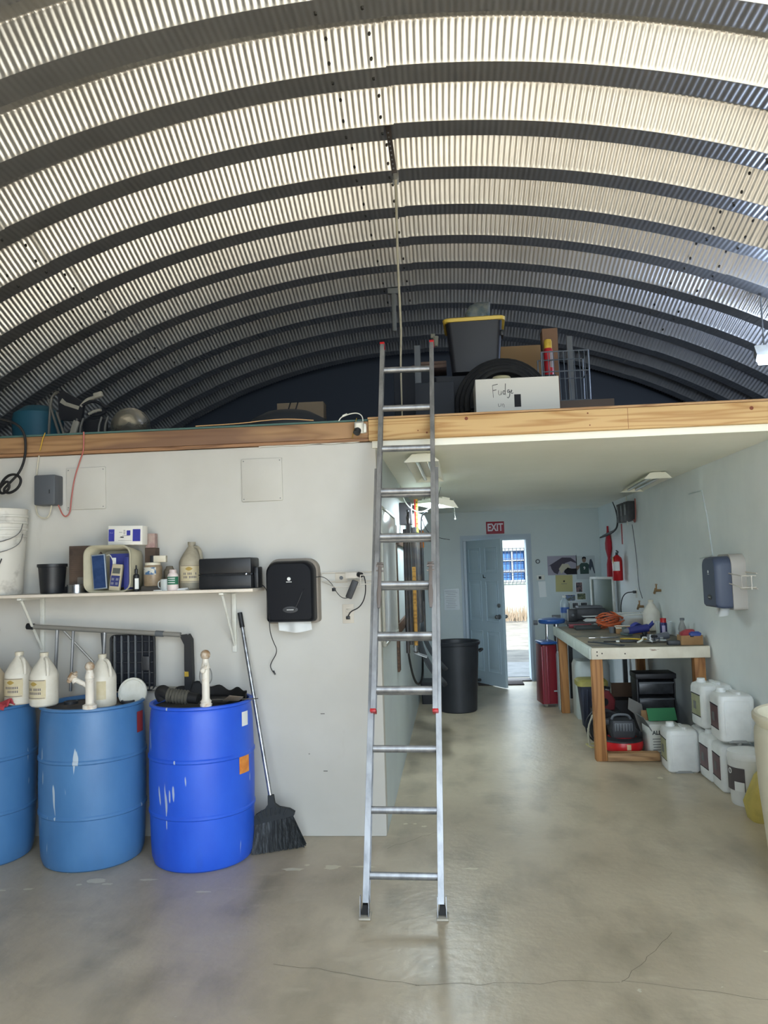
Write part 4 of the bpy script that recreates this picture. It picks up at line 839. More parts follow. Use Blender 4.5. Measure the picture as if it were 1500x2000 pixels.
def photo(x, z, w, h, label, c1, c2, mw=.008):
    t = thing('wall_photo', label, 'photo', (x,YB,z), 0, 'small photos pinned on the back wall')
    B().box(0,-.0015,0,w,.003,h).mk('paper', PAPER, t); B().box(0,-.0032,0,w-2*mw,.001,h-2*mw).mk('picture', mat('photo_'+label[:14].replace(' ','_'), c1, .5, col2=c2, scale=22, lo=.45, hi=.55), t, flat=True)
photo(1.765,1.285,.10,.15,'portrait photo with a dark background', c(38,36,48), c(120,92,90))
photo(1.635,1.14,.155,.10,'wide photo with blue sky over a field', c(96,116,150), c(84,88,74))
photo(1.79,1.155,.13,.10,'green busy photo right of the wide sky photo', c(60,74,54), c(120,124,90))
photo(1.585,1.02,.085,.11,'small dark photo bottom left of the photo group', c(46,48,52), c(90,90,92))
photo(1.70,1.02,.09,.11,'small dark photo in the middle of the lowest row', c(52,50,50), c(120,110,100))
photo(1.82,1.02,.10,.11,'small dark photo at the right of the lowest row', c(48,52,54), c(86,92,90))
# leaning framed screen
t = thing('framed_screen', 'grey-green panel in a white frame leaning in the far right corner', 'frame', (1.91,10.15,1.19), R(-58))
B().box(0,.0,0,.38,.012,.46,.002).mk('panel', mat('grey_green_panel', c(108,118,108), .4), t)
for x_, z_, w, h in ((0,.235,.42,.03),(0,-.235,.42,.03),(.20,0,.03,.50),(-.20,0,.03,.50)): B().box(x_,-.006,z_,w,.024,h,.003).mk('frame_rail', WHITE, t)
# desk in the corner
t = thing('corner_desk', 'dark desk in the far right corner behind the workbench', 'desk', (1.705,10.25,0))
B().box(0,0,.90,.71,1.4,.03,.004).mk('desktop', mat('desk_dark', c(70,68,70), .6), t)
for x_ in (-.32,.32):
    for y_ in (-.64,.64): B().box(x_,y_,.443,.05,.05,.886).mk('leg', DARK, t)
t = thing('water_bottle', 'clear water bottle with a blue label on the corner desk', 'bottle', (1.395,9.98,.915))
B().lathe([(0,0),(.052,0),(.055,.01),(.055,.20),(.045,.24),(.022,.27),(.02,.285)], seg=20).mk('bottle_body', mat('water_clear', c(190,206,214), .1, alpha=.5), t)
B().grid(lambda u, v: Vector((.056*math.cos(PI+PI*u), .056*math.sin(PI+PI*u), .09+.07*v)), 10, 1).mk('paper_label', mat('water_blue', c(70,104,168), .5), t)
B().cyl((0,0,.28),(0,0,.305),.022,seg=12).mk('cap', WHITE, t)
t = thing('desk_printer', 'grey desk printer with papers, far right corner', 'printer', (1.70,10.02,.915))
B().box(0,0,.07,.36,.30,.14,.012).mk('case', DARK, t); B().box(0,-.02,.155,.30,.22,.03,.008).mk('cover', GREY, t); B().box(0,-.20,.05,.24,.16,.01,.002).mk('paper_tray', PAPER, t)
t = thing('desk_speaker', 'small black box beside the water bottle', 'box', (1.44,9.68,.915))
B().box(0,0,.075,.11,.12,.15,.008).mk('case', BLACK, t); B().cyl((0,-.06,.08),(0,-.066,.08),.016,seg=14).mk('round_light', GREY, t)
single('paper_pile', B().box(0,0,.006,.24,.18,.012,.001).box(.02,.01,.016,.22,.16,.008,.001,rz=R(14)).box(.0,.01,.024,.2,.14,.008,.001,rz=R(-20)), PAPER, 'pile of papers on the near side of the corner desk', 'papers', loc=(1.70,9.68,.915))
# stool
t = thing('blue_stool', 'blue-seated chrome bar stool between the door and the workbench', 'stool', (1.18,9.62,0))
SB = mat('stool_blue', c(46,92,162), .3)
B().lathe([(0,.90),(.13,.90),(.155,.91),(.165,.935),(.16,.955),(.12,.965),(0,.968)], seg=32).mk('seat', SB, t)
for i in range(4):
    a = PI/4+PI/2*i; B().cyl((.09*math.cos(a),.09*math.sin(a),.90),(.115*math.cos(a),.115*math.sin(a),.012),.010,seg=10).mk('leg', CHROME, t)
B().tube([(.13*math.cos(a),.13*math.sin(a),.30) for a in [2*PI*i/24 for i in range(24)]], .008, 6, closed=True).mk('foot_ring', CHROME, t)
B().cyl((-.17,0,.915),(-.22,0,.915),.03,seg=10).mk('knob', GREY, t)
# red tool trunk
t = thing('red_tool_chest', 'tall dark red tool chest standing in front of the blue stool', 'chest', (1.045,9.16,0), R(8))
B().loft([(.04,.10,.15,.02),(.70,.088,.14,.02)], n=4).mk('chest_body', DRED, t)
for x_ in (-.085,-.03): B().box(x_,-.150,.37,.022,.018,.64,.006).mk('ridge', mat('dull_red', c(142,52,66), .3), t)
B().box(0,0,.725,.19,.29,.03,.008).mk('blue_top', SB, t)
B().cyl((.06,-.15,.19),(.06,-.20,.19),.010,seg=8).tube([(.02,-.19,.19),(.10,-.19,.19)], .010, 8).mk('chrome_handle', CHROME, t)
for s_ in (-1,1): B().cyl((s_*.06,-.10,.035),(s_*.06+.02,-.10,.035),.034,seg=16).mk('caster', CHROME, t)
# ---- rubbish bin
t = thing('rubbish_bin', 'large black round bin with side handles in the corridor', 'bin', (.01,8.92,0), R(8))
BN = mat('bin_black', c(30,33,38), .5, col2=c(38,41,46), scale=3)
o = B().lathe([(0,.0),(.20,0),(.21,.01),(.252,.74),(.268,.745),(.272,.775),(.262,.785),(.250,.775),(.242,.74),(.205,.03),(0,.03)], seg=44).mk('bin_body', BN, t)
for s_ in (0,1): B().tube([(.25,-.06,.66),(.29,-.05,.68),(.295,0,.685),(.29,.05,.68),(.25,.06,.66)], .012, 8, smooth=2).xf(Matrix.Rotation(PI*s_,4,'Z')).mk('handle', BN, t)
single('black_crate', B().loft([(0,.13,.16,.02),(.26,.145,.175,.02)]), BLACK, 'low black plastic crate on the floor behind the bin', 'crate', loc=(-.29,9.50,0))
# ================================================================= RIGHT WALL
t = thing('red_apron', 'long red bag hanging on the right wall near the corner', 'bag', (XR-.03,10.35,0))
B().loft([(1.20,.02,.055,.018),(1.30,.03,.06,.02),(1.60,.028,.05,.02),(1.68,.015,.03,.012),(1.72,.02,.05,.018),(1.80,.03,.09,.025),(1.88,.03,.09,.025),(1.98,.018,.05,.015),(2.04,.012,.02,.01),(2.10,.012,.015,.01)], n=5).mk('bag_body', mat('apron_red', c(172,28,46), .7), t)
t = thing('black_cord_hanging', 'black cord hanging from the ceiling beside the red bag', 'cord', (0,0,0))
B().tube([(2.04,9.9,2.38),(2.05,9.75,2.25),(2.05,9.7,2.1),(2.03,9.75,2.02),(1.98,10.0,1.98),(1.94,10.3,1.95)], [.006,.008,.010,.012,.022,.010], 8, smooth=2).mk('cord', BLACK, t)
t = thing('fire_extinguisher', 'red fire extinguisher with a yellow tag on the right wall', 'extinguisher', (XR-.085,9.60,1.40))
B().lathe([(0,0),(.055,0),(.062,.01),(.062,.24),(.055,.275),(.030,.30),(.020,.31)], seg=28).mk('cylinder', mat('extinguisher_red', c(178,22,30), .3), t)
B().cyl((0,0,.305),(0,0,.345),.016,seg=12).box(0,-.03,.355,.018,.09,.012,.003,rx=R(12)).box(0,-.03,.335,.016,.08,.008,.002,rx=R(-8)).mk('valve_head', BLACK, t)
B().tube([(0,.02,.33),(.0,.065,.31),(.0,.078,.26),(.0,.075,.10)], .009, 8, smooth=2).mk('hose', BLACK, t)
B().grid(lambda u, v: Vector((.0628*math.cos(R(200)+R(85)*u), .0628*math.sin(R(200)+R(85)*u), .12+.11*v)), 8, 1).mk('paper_label', PAPER, t)
B().box(-.055,-.03,.25,.004,.05,.08,.001).mk('yellow_tag', YEL, t)
t = thing('extinguisher_sign', 'narrow red vertical sign above the fire extinguisher', 'sign', (XR,9.62,1.965))
B().box(-.003,0,0,.006,.09,.27,.001).mk('sign_plate', PAPER, t); B().box(-.0065,0,0,.001,.07,.25).mk('red_face', RED, t)
for i, (y, lb) in enumerate(((9.35,'left dark charger box of the three high on the right wall'),(9.15,'middle dark charger box high on the right wall'),(8.95,'right dark charger box of the three high on the right wall'))):
    t = thing('charger_box', lb, 'charger', (XR-.05,y,2.20), R(4*i), 'dark charger boxes high on the right wall')
    B().box(0,0,0,.10,.14,.22,.008).mk('case', DARK, t); B().box(-.052,.01,.02,.004,.05,.12,.001).mk('silver_strip', STEEL, t)
t = thing('charger_wires', 'red and white wires dangling beside the charger boxes', 'cable', (0,0,0))
B().tube([(2.06,8.80,2.33),(2.06,8.80,2.15),(2.06,8.86,2.05),(2.05,8.9,2.12)], .008, 6, smooth=2).mk('red_wire', mat('pinkish_wire', c(150,90,84), .5), t)
B().tube([(2.03,9.1,2.38),(2.02,9.05,2.2),(2.03,9.1,2.05)], .008, 6, smooth=2).mk('white_wire', WHITE, t)
B().tube([(2.06,9.0,2.05),(2.07,8.95,1.8),(2.07,8.9,1.55),(2.07,8.9,1.35),(2.07,8.75,1.22)], .004, 6, smooth=3).mk('grey_wire', GREY, t)
t = thing('wall_socket', 'white socket with a black plug and cord above the bench', 'outlet', (XR,9.05,1.27))
B().box(-.003,0,0,.006,.07,.115,.002).mk('cover_plate', WHITE, t); B().box(-.022,0,.01,.035,.04,.03,.004).mk('plug', BLACK, t)
B().tube([(-.04,.0,.01),(-.12,.05,.0),(-.16,.1,-.10),(-.16,.12,-.30)], .006, 6, smooth=3).mk('cord', BLACK, t)
for y, z, lb in ((8.0,1.33,'small brass tap fitting higher on the right wall'),(8.75,1.13,'brass tap fitting on the right wall just above the bench')):
    t = thing('brass_tap', lb, 'tap', (XR,y,z), 0, 'brass taps on the right wall')
    BRS = mat('aged_brass', c(150,120,84), .4, .6)
    B().cyl((0,0,0),(-.06,0,0),.014,seg=10).cyl((-.05,0,.02),(-.06,.03,-.03),.012,seg=10).mk('tap_body', BRS, t); B().cyl((-.045,0,.01),(-.045,0,.055),.008,seg=8).box(-.045,0,.06,.014,.05,.012,.003).mk('tap_handle', BRS, t)
t = thing('right_wire_rack', 'white wire rack on the right wall beside the grey dispenser', 'rack', (0,0,0))
wires(t, [[(2.075,5.75,1.53),(1.96,5.75,1.53),(1.96,5.75,1.46),(2.075,5.75,1.46)],[(2.075,5.52,1.51),(1.98,5.52,1.51),(1.98,5.52,1.43),(2.075,5.52,1.43)],[(1.96,5.75,1.53),(1.98,5.52,1.51)],[(1.96,5.75,1.46),(1.98,5.52,1.43)],[(2.075,5.95,1.545),(2.075,5.50,1.525)],[(2.075,5.95,1.44),(2.075,5.50,1.42)],[(1.90,5.90,1.475),(2.06,5.86,1.475)],[(2.0,5.6,1.42),(2.03,5.48,1.42),(2.03,5.48,1.51)]], r=.0045)
t = thing('conduit_outline', 'thin painted conduit line on the right wall', 'pipe', (XR,0,0))
B().tube([(-.004,6.9,2.20),(-.004,6.55,2.20),(-.004,6.45,1.95),(-.004,6.38,1.66),(-.004,6.70,1.64)], .005, 6).mk('pipe_run', WALLB, t)

# ================================================================= WORKBENCH
t = thing('workbench', 'long wooden workbench with white painted edge boards and pine posts', 'workbench', (0,0,0))
TX0, TX1, TY0, TY1, TZ = 1.115, 2.065, 6.56, 8.85, .925
TOP = mat('bench_top', c(134,124,104), .75, col2=c(92,90,84), scale=3.2, lo=.4, hi=.62, bump=.2, bscale=30)
B().box((TX0+TX1)/2,(TY0+TY1)/2,TZ-.010,TX1-TX0-.02,TY1-TY0-.02,.018,.002).mk('bench_top', TOP, t)
EDG = mat('chipped_white_board', c(226,218,200), .6, col2=c(208,198,178), scale=4)
addmix(EDG, c(120,76,54), f_noise(9, .70, .74, (.6,1,3.5), .9, 3))
B().box((TX0+TX1)/2,TY0,TZ-.046,TX1-TX0,.035,.092,.003).mk('front_apron', EDG, t)
B().box(TX0,(TY0+TY1)/2,TZ-.046,.035,TY1-TY0,.092,.003).mk('side_apron', mat('pale_board', c(196,204,196), .6, col2=c(176,186,178), scale=5), t)
for x_, z_ in ((1.16,.895),(1.16,.865),(1.20,.882),(1.385,.877)): B().cyl((x_,TY0-.0178,z_),(x_,TY0-.019,z_),.006,seg=8).mk('bolt_hole', mat('dark_hole', c(60,50,44), .8), t)
PO = woodmat('bench_post', c(176,124,72), c(140,92,50), .9, lean=(5,5,.4))
for x_, y_ in ((1.165,6.625),(1.99,6.625),(1.175,8.70),(2.0,8.70)): B().box(x_,y_,.418,.088,.088,.834,.004).mk('leg', PO, t)
B().box(1.42,6.61,.035,.42,.085,.065,.004).mk('cross_brace', woodmat('brace_wood', c(176,138,96), c(136,102,68), 1), t)
# things on the bench
Z = TZ+.0
def on(nm, lb, cat, x, y, rz=0, group=None): return thing(nm, lb, cat, (x,y,Z), rz, group)
t = on('orange_cord_coil', 'coil of orange extension cord on the bench', 'cord', 1.61,8.28)
OC = mat('cord_orange', c(190,92,52), .5)
for k in range(9):
    a0 = k*.7; rr_ = .085+.012*(k % 4); cx_ = .012*math.cos(k*2); cz_ = .03+.016*k
    B().tube([(cx_+rr_*math.cos(a)*1.15, rr_*math.sin(a), cz_+.02*math.sin(a*2+a0)) for a in [2*PI*i/22 for i in range(22)]], .0075, 6, closed=True).mk('cord_loop', OC, t)
B().tube([(-.06,0,.12),(-.02,0,.20),(.02,0,.17),(.05,0,.14)], .008, 6, smooth=2).mk('black_tie', BLACK, t)
t = on('clear_storage_box', 'clear plastic storage box at the back of the bench', 'box', 1.87,8.42,R(2))
o = B().loft([(0,.13,.14,.02),(.15,.15,.16,.025)], cap=False).box(0,0,.004,.26,.28,.006).mk('box_shell', CLEAR, t)
B().tube([(.152*sx_,.162*sy_,.15) for sx_,sy_ in ((-1,-1),(1,-1),(1,1),(-1,1))], .006, 6, closed=True).mk('box_rim', WHITE, t)
B().box(.05,0,.05,.12,.2,.09,.01).mk('brown_contents', CARD, t)
t = on('open_tray', 'open shallow tray with a white rim in front of the clear box', 'tray', 1.74,7.85,R(-8))
B().box(0,0,.006,.30,.24,.008,.002).mk('tray_floor', CARD, t)
for x_, y_, w, h in ((0,-.12,.31,.008),(0,.12,.31,.008),(-.15,0,.008,.24),(.15,0,.008,.24)): B().box(x_,y_,.03,w,h,.055,.002).mk('tray_wall', CARD, t)
B().tube([(.155*sx_,.125*sy_,.06) for sx_,sy_ in ((-1,-1),(1,-1),(1,1),(-1,1))], .0065, 6, closed=True).mk('tray_rim', WHITE, t)
j5 = jug('white gallon jug standing at the back of the workbench', (1.985,8.05,Z), R(120), nm='bench_jug', group=None, lab=False)
bpy.data.objects['bench_jug'].scale = (1.05,1.05,1.02)
t = on('lubricant_can', 'dark blue spray can with a red cap on the bench', 'can', 1.915,7.35)
B().lathe([(0,0),(.030,0),(.032,.003),(.032,.125),(.026,.138)], seg=22).mk('can_body', mat('can_navy', c(40,44,92), .35, .3), t)
B().cyl((0,0,.135),(0,0,.175),.027,seg=18).box(.0,-.025,.165,.012,.02,.014,.003).mk('cap', RED, t)
B().grid(lambda u, v: Vector((.0325*math.cos(R(-130)+R(55)*u), .0325*math.sin(R(-130)+R(55)*u), .03+.08*v)), 4, 1).mk('paper_label', mat('can_label', c(170,160,190), .5), t)
t = on('cup_tray', 'row of clear plastic cups in a tray on the bench', 'cups', 2.0,7.62)
for i in range(4):
    B().lathe([(0,0),(.024,0),(.034,.12),(.036,.122),(.032,.12),(.023,.004),(0,.004)], (-.05+(i%2)*.075, (i//2)*.08-.04, .004), seg=18).mk('cup', CLEAR, t)
t = on('bottle_cluster', 'clear crinkled drink bottle standing at the right end of the bench', 'bottle', 1.98,6.98)
B().lathe([(0,0),(.028,0),(.032,.008),(.029,.03),(.033,.05),(.029,.07),(.033,.09),(.028,.12),(.012,.165),(.012,.185)], seg=18).mk('bottle_body', mat('grey_clear', c(170,170,166), .15, alpha=.55), t)
B().cyl((0,0,.18),(0,0,.20),.020,seg=12).mk('cap', GREY, t)
t = on('bottle_cluster', 'second clear bottle against the right wall at the end of the bench', 'bottle', 2.02,7.14)
B().lathe([(0,0),(.028,0),(.032,.008),(.029,.03),(.033,.05),(.029,.07),(.033,.09),(.028,.12),(.012,.155),(.012,.17)], seg=18).mk('bottle_body', MATS['grey_clear'], t)
t = on('parts_carton', 'open brown carton full of red and blue packets at the bench corner', 'box', 1.955,6.70)
for x_, y_, w, d_ in ((0,-.06,.175,.003),(0,.06,.175,.003),(-.086,0,.003,.12),(.086,0,.003,.12)): B().box(x_,y_,.04,w,d_,.078).mk('carton_side', CARD, t)
B().box(0,0,.003,.17,.12,.004).mk('carton_bottom', CARD, t)
B().box(0,-.062,.073,.028,.002,.012).mk('hand_notch', INK, t)
single('red_glove', B().loft([(0,.05,.035,.02),(.03,.06,.04,.02,.01),(.055,.03,.03,.015,.025)], n=5), mat('glove_red', c(160,60,66), .8), 'crumpled red glove on top of the open carton', 'glove', loc=(1.93,6.70,Z+.070))
single('blue_packet', B().loft([(0,.045,.03,.015),(.022,.05,.03,.015),(.035,.03,.02,.01)], n=5), mat('packet_blue', c(60,80,150), .3), 'blue packet on the open carton beside the red glove', 'packet', loc=(1.985,6.665,Z+.075))
t = on('blue_drill', 'dark blue cordless drill lying on the bench', 'drill', 1.70,7.28,R(12))
B().cyl((-.13,0,.075),(.06,0,.095),.032,.036,seg=16).mk('drill_body', mat('drill_blue', c(40,46,110), .5), t)
B().cyl((-.18,0,.07),(-.13,0,.075),.018,.026,seg=14).mk('chuck', GREY, t)
B().box(.03,0,.045,.045,.035,.09,.010,ry=R(-15)).box(.045,0,.014,.10,.06,.03,.006).mk('drill_grip', BLACK, t)
single('blue_rag', B().grid(lambda u, v: Vector((-.09+.2*u, -.05+.1*v, .085+.025*math.sin(u*7)+.02*math.sin(v*8+u*3)+.03*u)), 14, 8), mat('rag_blue', c(52,60,130), .9), 'folded blue rag draped over the drill', 'rag', loc=(1.73,7.42,Z))
t = on('angle_grinder', 'silver and black angle grinder on the bench front', 'grinder', 1.80,6.98,R(28))
B().cyl((-.10,0,.04),(.06,0,.05),.026,.032,seg=14).mk('grinder_body', mat('grinder_grey', c(110,114,124), .4, .3), t)
B().cyl((-.13,0,.02),(-.13,0,.07),.028,seg=14).cyl((-.13,0,.012),(-.13,0,.018),.058,seg=20).mk('grinder_head', STEEL, t)
B().tube([(-.13,0,.05),(-.14,-.06,.06),(-.15,-.10,.06)], .012, 8).mk('side_grip', BLACK, t)
t = on('chrome_fittings', 'small pile of chrome pipe fittings on the bench', 'fittings', 1.765,6.88)
for p_, r_ in (((0,0,.015),.015),((.03,.01,.014),.014),((.01,.03,.035),.012),((-.03,.02,.014),.014)): B().cyl((p_[0]-.015,p_[1],p_[2]),(p_[0]+.015,p_[1]+.01,p_[2]),r_,seg=10).mk('fitting', CHROME, t)
t = on('metal_plane', 'small greenish hand plane on the bench', 'plane', 1.62,7.55,R(20))
B().box(0,0,.02,.05,.14,.03,.006).box(0,.03,.055,.035,.05,.06,.01).mk('plane_body', mat('plane_green', c(84,98,96), .5), t); B().ball((0,-.045,.05),.018).mk('knob', WHITE, t)
t = on('small_jar_cup', 'short grey cup beside the hand plane', 'cup', 1.56,7.9); B().lathe([(0,0),(.028,0),(.034,.06),(.03,.06),(.026,.006),(0,.006)], seg=18).mk('cup', GREY, t)
tag(B().tube([(1.50,7.25,Z+.006),(1.60,7.20,Z+.008),(1.68,7.12,Z+.006),(1.78,7.16,Z+.006),(1.84,7.24,Z+.006)], .007, 6, smooth=3).mk('yellow_hose', YEL), 'thin yellow hose curling over the bench', 'hose')
tag(B().tube([(1.56,6.86,Z+.009),(1.60,6.84,Z+.03),(1.62,6.90,Z+.05),(1.66,6.93,Z+.04),(1.69,6.87,Z+.012)], .008, 6, smooth=2).mk('white_tube', WHITE), 'bent white tube beside the chrome fittings', 'tube')
t = on('metal_square', 'silver metal tool lying flat in the middle of the bench', 'tool', 1.43,7.4,R(4)); B().box(0,0,.006,.17,.04,.010,.003).mk('tool_blade', STEEL, t); B().box(-.13,0,.005,.12,.008,.006,.001).cyl((-.08,0,.008),(-.06,0,.008),.012,seg=10).mk('tool_arm', CHROME, t)
t = on('long_knife', 'black-handled tool with a white band lying on the bench', 'tool', 1.46,6.98,R(-3)); B().box(.06,0,.010,.16,.035,.018,.005).mk('handle', BLACK, t); B().box(-.04,0,.010,.03,.02,.012,.003).mk('white_band', PAPER, t); B().cyl((-.16,0,.008),(-.05,0,.008),.006,seg=8).mk('shaft', BLACK, t)
for x_, r_, lb in ((1.28,R(-28),'left of two dark steel rods lying at the near bench corner'),(1.315,R(-31),'right of two dark steel rods lying at the near bench corner')):
    tag(B().box(0,0,.006,.012,.40,.010,.001).mk('steel_rod', mat('rod_dark', c(74,78,82), .5, .5)), lb, 'rod', 'dark rods at the near bench corner')
    o = COL.objects[-1]; o.location = (x_,6.86,Z); o.rotation_euler.z = r_+R(60)
single('dark_block', B().box(0,0,.018,.14,.06,.036,.004), DARK, 'dark flat block beside the open carton', 'block', loc=(1.84,6.70,Z))
single('black_case', B().box(0,0,.02,.26,.16,.04,.006), mat('case_green_black', c(40,46,44), .6), 'flat dark case in front of the orange cord', 'case', loc=(1.40,8.40,Z))
single('red_level', B().box(0,0,.02,.24,.05,.04,.004), mat('level_red', c(120,34,44), .5), 'red spirit level lying at the far side of the bench', 'level', loc=(1.36,8.62,Z))
single('clutter_binder', B().box(0,0,.018,.2,.14,.036,.003,rz=R(12)), mat('binder_grey', c(120,120,118), .6), 'grey binder lying at the back of the bench', 'binder', loc=(1.64,8.70,Z))
# things under the bench
ZU = .0
t = thing('rounded_appliance', 'pale rounded appliance standing behind the far bench leg', 'appliance', (1.42,8.45,ZU), 0)
B().loft([(.0,.17,.16,.06),(.02,.18,.17,.07),(.55,.18,.17,.07),(.60,.16,.15,.06)]).mk('appliance_body', mat('appliance_white', c(190,198,196), .4), t)
t = thing('pale_panel', 'narrow pale rounded panel beside the far bench leg', 'panel', (1.165,8.93,0)); B().loft([(0,.03,.10,.025),(.60,.03,.10,.025),(.63,.022,.09,.02)]).mk('panel_body', mat('panel_pale', c(182,200,202), .35), t)
t = thing('yellow_lid_bin', 'dark ribbed bin with a yellow lid under the bench', 'bin', (1.34,7.98,ZU))
B().loft([(0,.09,.10,.03),(.41,.125,.12,.03)]).mk('bin_body', mat('bin_navy', c(52,58,76), .6), t); B().loft([(.41,.15,.14,.05),(.455,.15,.14,.05),(.47,.13,.12,.05)]).mk('bin_lid', mat('lid_dull_yellow', c(178,170,92), .6, col2=c(150,142,80), scale=8), t)
for i in range(6): B().box(-.10+i*.04,-.115,.20,.010,.02,.36,.003,rx=R(4)).mk('rib', mat('bin_navy', c(52,58,76)), t)
t = thing('red_saw', 'dark red power saw standing under the bench', 'saw', (1.36,7.46,.30), R(20))
B().loft([(-.04,.09,.06,.03),(.05,.10,.07,.04),(.13,.05,.05,.03)]).mk('saw_body', mat('saw_red', c(116,44,48), .5), t); B().cyl((-.03,-.065,.04),(-.03,-.08,.04),.035,seg=16).mk('saw_cover', BLACK, t); B().tube([(-.08,0,.10),(-.02,0,.17),(.07,0,.15)], .012, 8, smooth=2).mk('handle', BLACK, t)
single('black_tool_case', B().loft([(0,.12,.13,.02),(.255,.12,.13,.02)]), BLACK, 'black case under the red saw beneath the bench', 'case', loc=(1.38,7.50,0))
t = thing('cable_reel', 'black cable reel on a pale yellow base at the bench leg', 'reel', (1.30,7.15,ZU), R(10))
B().cyl((0,-.05,.155),(0,.05,.155),.13,seg=28).mk('reel_drum', BLACK, t)
for s_ in (-1,1): B().lathe([(.155,0),(.160,.006),(.155,.012),(.145,.006)], seg=28, M=TM((0,s_*.055,.16), rx=R(90)), cap=False).mk('reel_rim', DARK, t)
B().tube([(-.15,.07,.0),(-.15,-.07,.0),(.12,-.07,.0),(.12,.07,.0)], .010, 8, closed=True).box(0,-.07,.012,.24,.012,.02,.003).mk('reel_base', mat('pale_yellow_frame', c(186,176,120), .5), t)
B().tube([(-.15,-.02,.01),(-.17,-.04,.15),(-.12,-.05,.28)], .010, 8, smooth=2).mk('reel_handle', mat('pale_metal_bar', c(180,178,160), .4), t)
t = thing('battery_charger', 'grey ribbed battery charger sitting on the red air tank', 'charger', (1.39,6.86,.225))
B().loft([(-.08,.10,.08,.03),(-.01,.11,.09,.03),(.06,.10,.08,.03)]).mk('charger_body', mat('charger_black', c(44,46,50), .5), t)
B().box(0,-.085,.01,.15,.02,.07,.006).mk('grille_plate', GREY, t)
for i in range(6): B().box(-.06+i*.024,-.098,.01,.006,.006,.06,.001).mk('grille_bar', DARK, t)
B().tube([(-.08,0,.06),(-.06,0,.10),(.06,0,.10),(.08,0,.06)], .011, 8, smooth=2).mk('handle', GREY, t)
B().box(-.16,0,.04,.12,.06,.05,.010).mk('side_motor', DARK, t)
t = thing('air_compressor', 'round flat red air tank on the floor under the bench front', 'compressor', (1.39,6.86,.0))
B().lathe([(0,.02),(.12,.02),(.165,.045),(.175,.085),(.165,.12),(.12,.142),(0,.144)], seg=36).mk('air_tank', mat('tank_red', c(196,30,36), .35), t)
B().lathe([(.165,.115),(.172,.118),(.165,.13),(.12,.146)], seg=36, cap=False).mk('tank_band', BLACK, t)
B().box(.02,-.172,.085,.035,.004,.045,.001,rz=R(5)).mk('sticker', mat('sticker_cream', c(206,180,140), .6), t)
for a in (0,2.1,4.2): B().cyl((.1*math.cos(a),.1*math.sin(a),0),(.1*math.cos(a),.1*math.sin(a),.025),.012,seg=8).mk('foot', RUBBER, t)
t = thing('drawer_tower', 'black plastic drawer tower under the bench', 'drawers', (1.80,7.38,.10))
single('low_dark_base', B().box(0,0,.049,.36,.27,.098,.004), DARK, 'low dark box under the black drawer tower', 'box', loc=(1.80,7.38,0))
BT = mat('tower_black', c(38,38,42), .5)
B().box(0,.10,.25,.34,.03,.48).box(-.165,0,.25,.012,.22,.48,.002).box(.165,0,.25,.012,.22,.48,.002).box(0,0,.485,.36,.25,.05,.008).box(0,0,.01,.34,.22,.02).mk('tower_frame', BT, t)
for i in range(3):
    d_ = B().box(0,-.01,.09+i*.145,.305,.2,.11,.006).mk('drawer', mat('drawer_smoke', c(62,64,68), .3, col2=c(40,42,46), scale=12), t); B().box(0,-.115,.135+i*.145,.31,.012,.012,.002).mk('drawer_lip', GREY, d_)
t = thing('green_white_carton', 'white printed carton with open green flaps beside the air tank', 'box', (1.70,6.80,0), R(4))
B().box(0,0,.135,.25,.19,.27,.003).mk('carton', mat('carton_white', c(208,210,202), .8), t)
B().box(.03,.04,.325,.24,.004,.11,rx=R(-28)).mk('green_flap', mat('flap_green', c(54,128,84), .7), t)
B().box(-.14,-.02,.275,.004,.20,.13,ry=R(-30)).mk('grey_flap', mat('flap_grey', c(120,124,122), .8), t)
B().box(-.03,.085,.31,.2,.004,.09).mk('brown_flap', CARD, t)
text('ALL P', .045, mat('carton_print', c(60,66,68), .8), t, (-.045,-.0965,.20), bold=.0015)
bb = B()
for i in range(6): bb.box(-.055,-.0958,.15-i*.022,.09-.01*(i%2),.001,.006)
bb.mk('carton_lines', GINK, t)
single('metal_sheet', B().prism([(-.06,.16),(.05,.10),(.09,-.16),(.03,-.14),(-.02,.02),(-.07,.06)], .004), mat('dusty_metal', c(118,116,110), .6), 'bent grey metal sheet leaning beside the charger', 'metal sheet', loc=(1.57,7.08,.27))
single('cardboard_strip', B().box(0,0,.07,.30,.02,.14,.002), mat('strip_card', c(104,82,66), .9), 'brown cardboard strip lying high at the back under the bench', 'cardboard', loc=(1.72,8.15,.257))
single('storage_crate', B().loft([(0,.22,.2,.02),(.255,.23,.21,.02)]), mat('crate_dark', c(48,46,48), .7), 'dark storage crate at the back under the bench', 'crate', loc=(1.78,8.16,ZU))
single('blue_tote', B().loft([(0,.12,.12,.02),(.30,.13,.13,.02)]), mat('tote_blue', c(44,58,96), .5), 'blue tote at the wall end under the bench', 'tote', loc=(1.92,7.72,ZU))
single('white_board_strip', B().box(0,0,.30,.10,.012,.60,.002,ry=R(-6)), mat('strip_white', c(190,200,196), .6), 'pale board leaning on the wall under the bench', 'board', loc=(1.96,7.50,ZU))
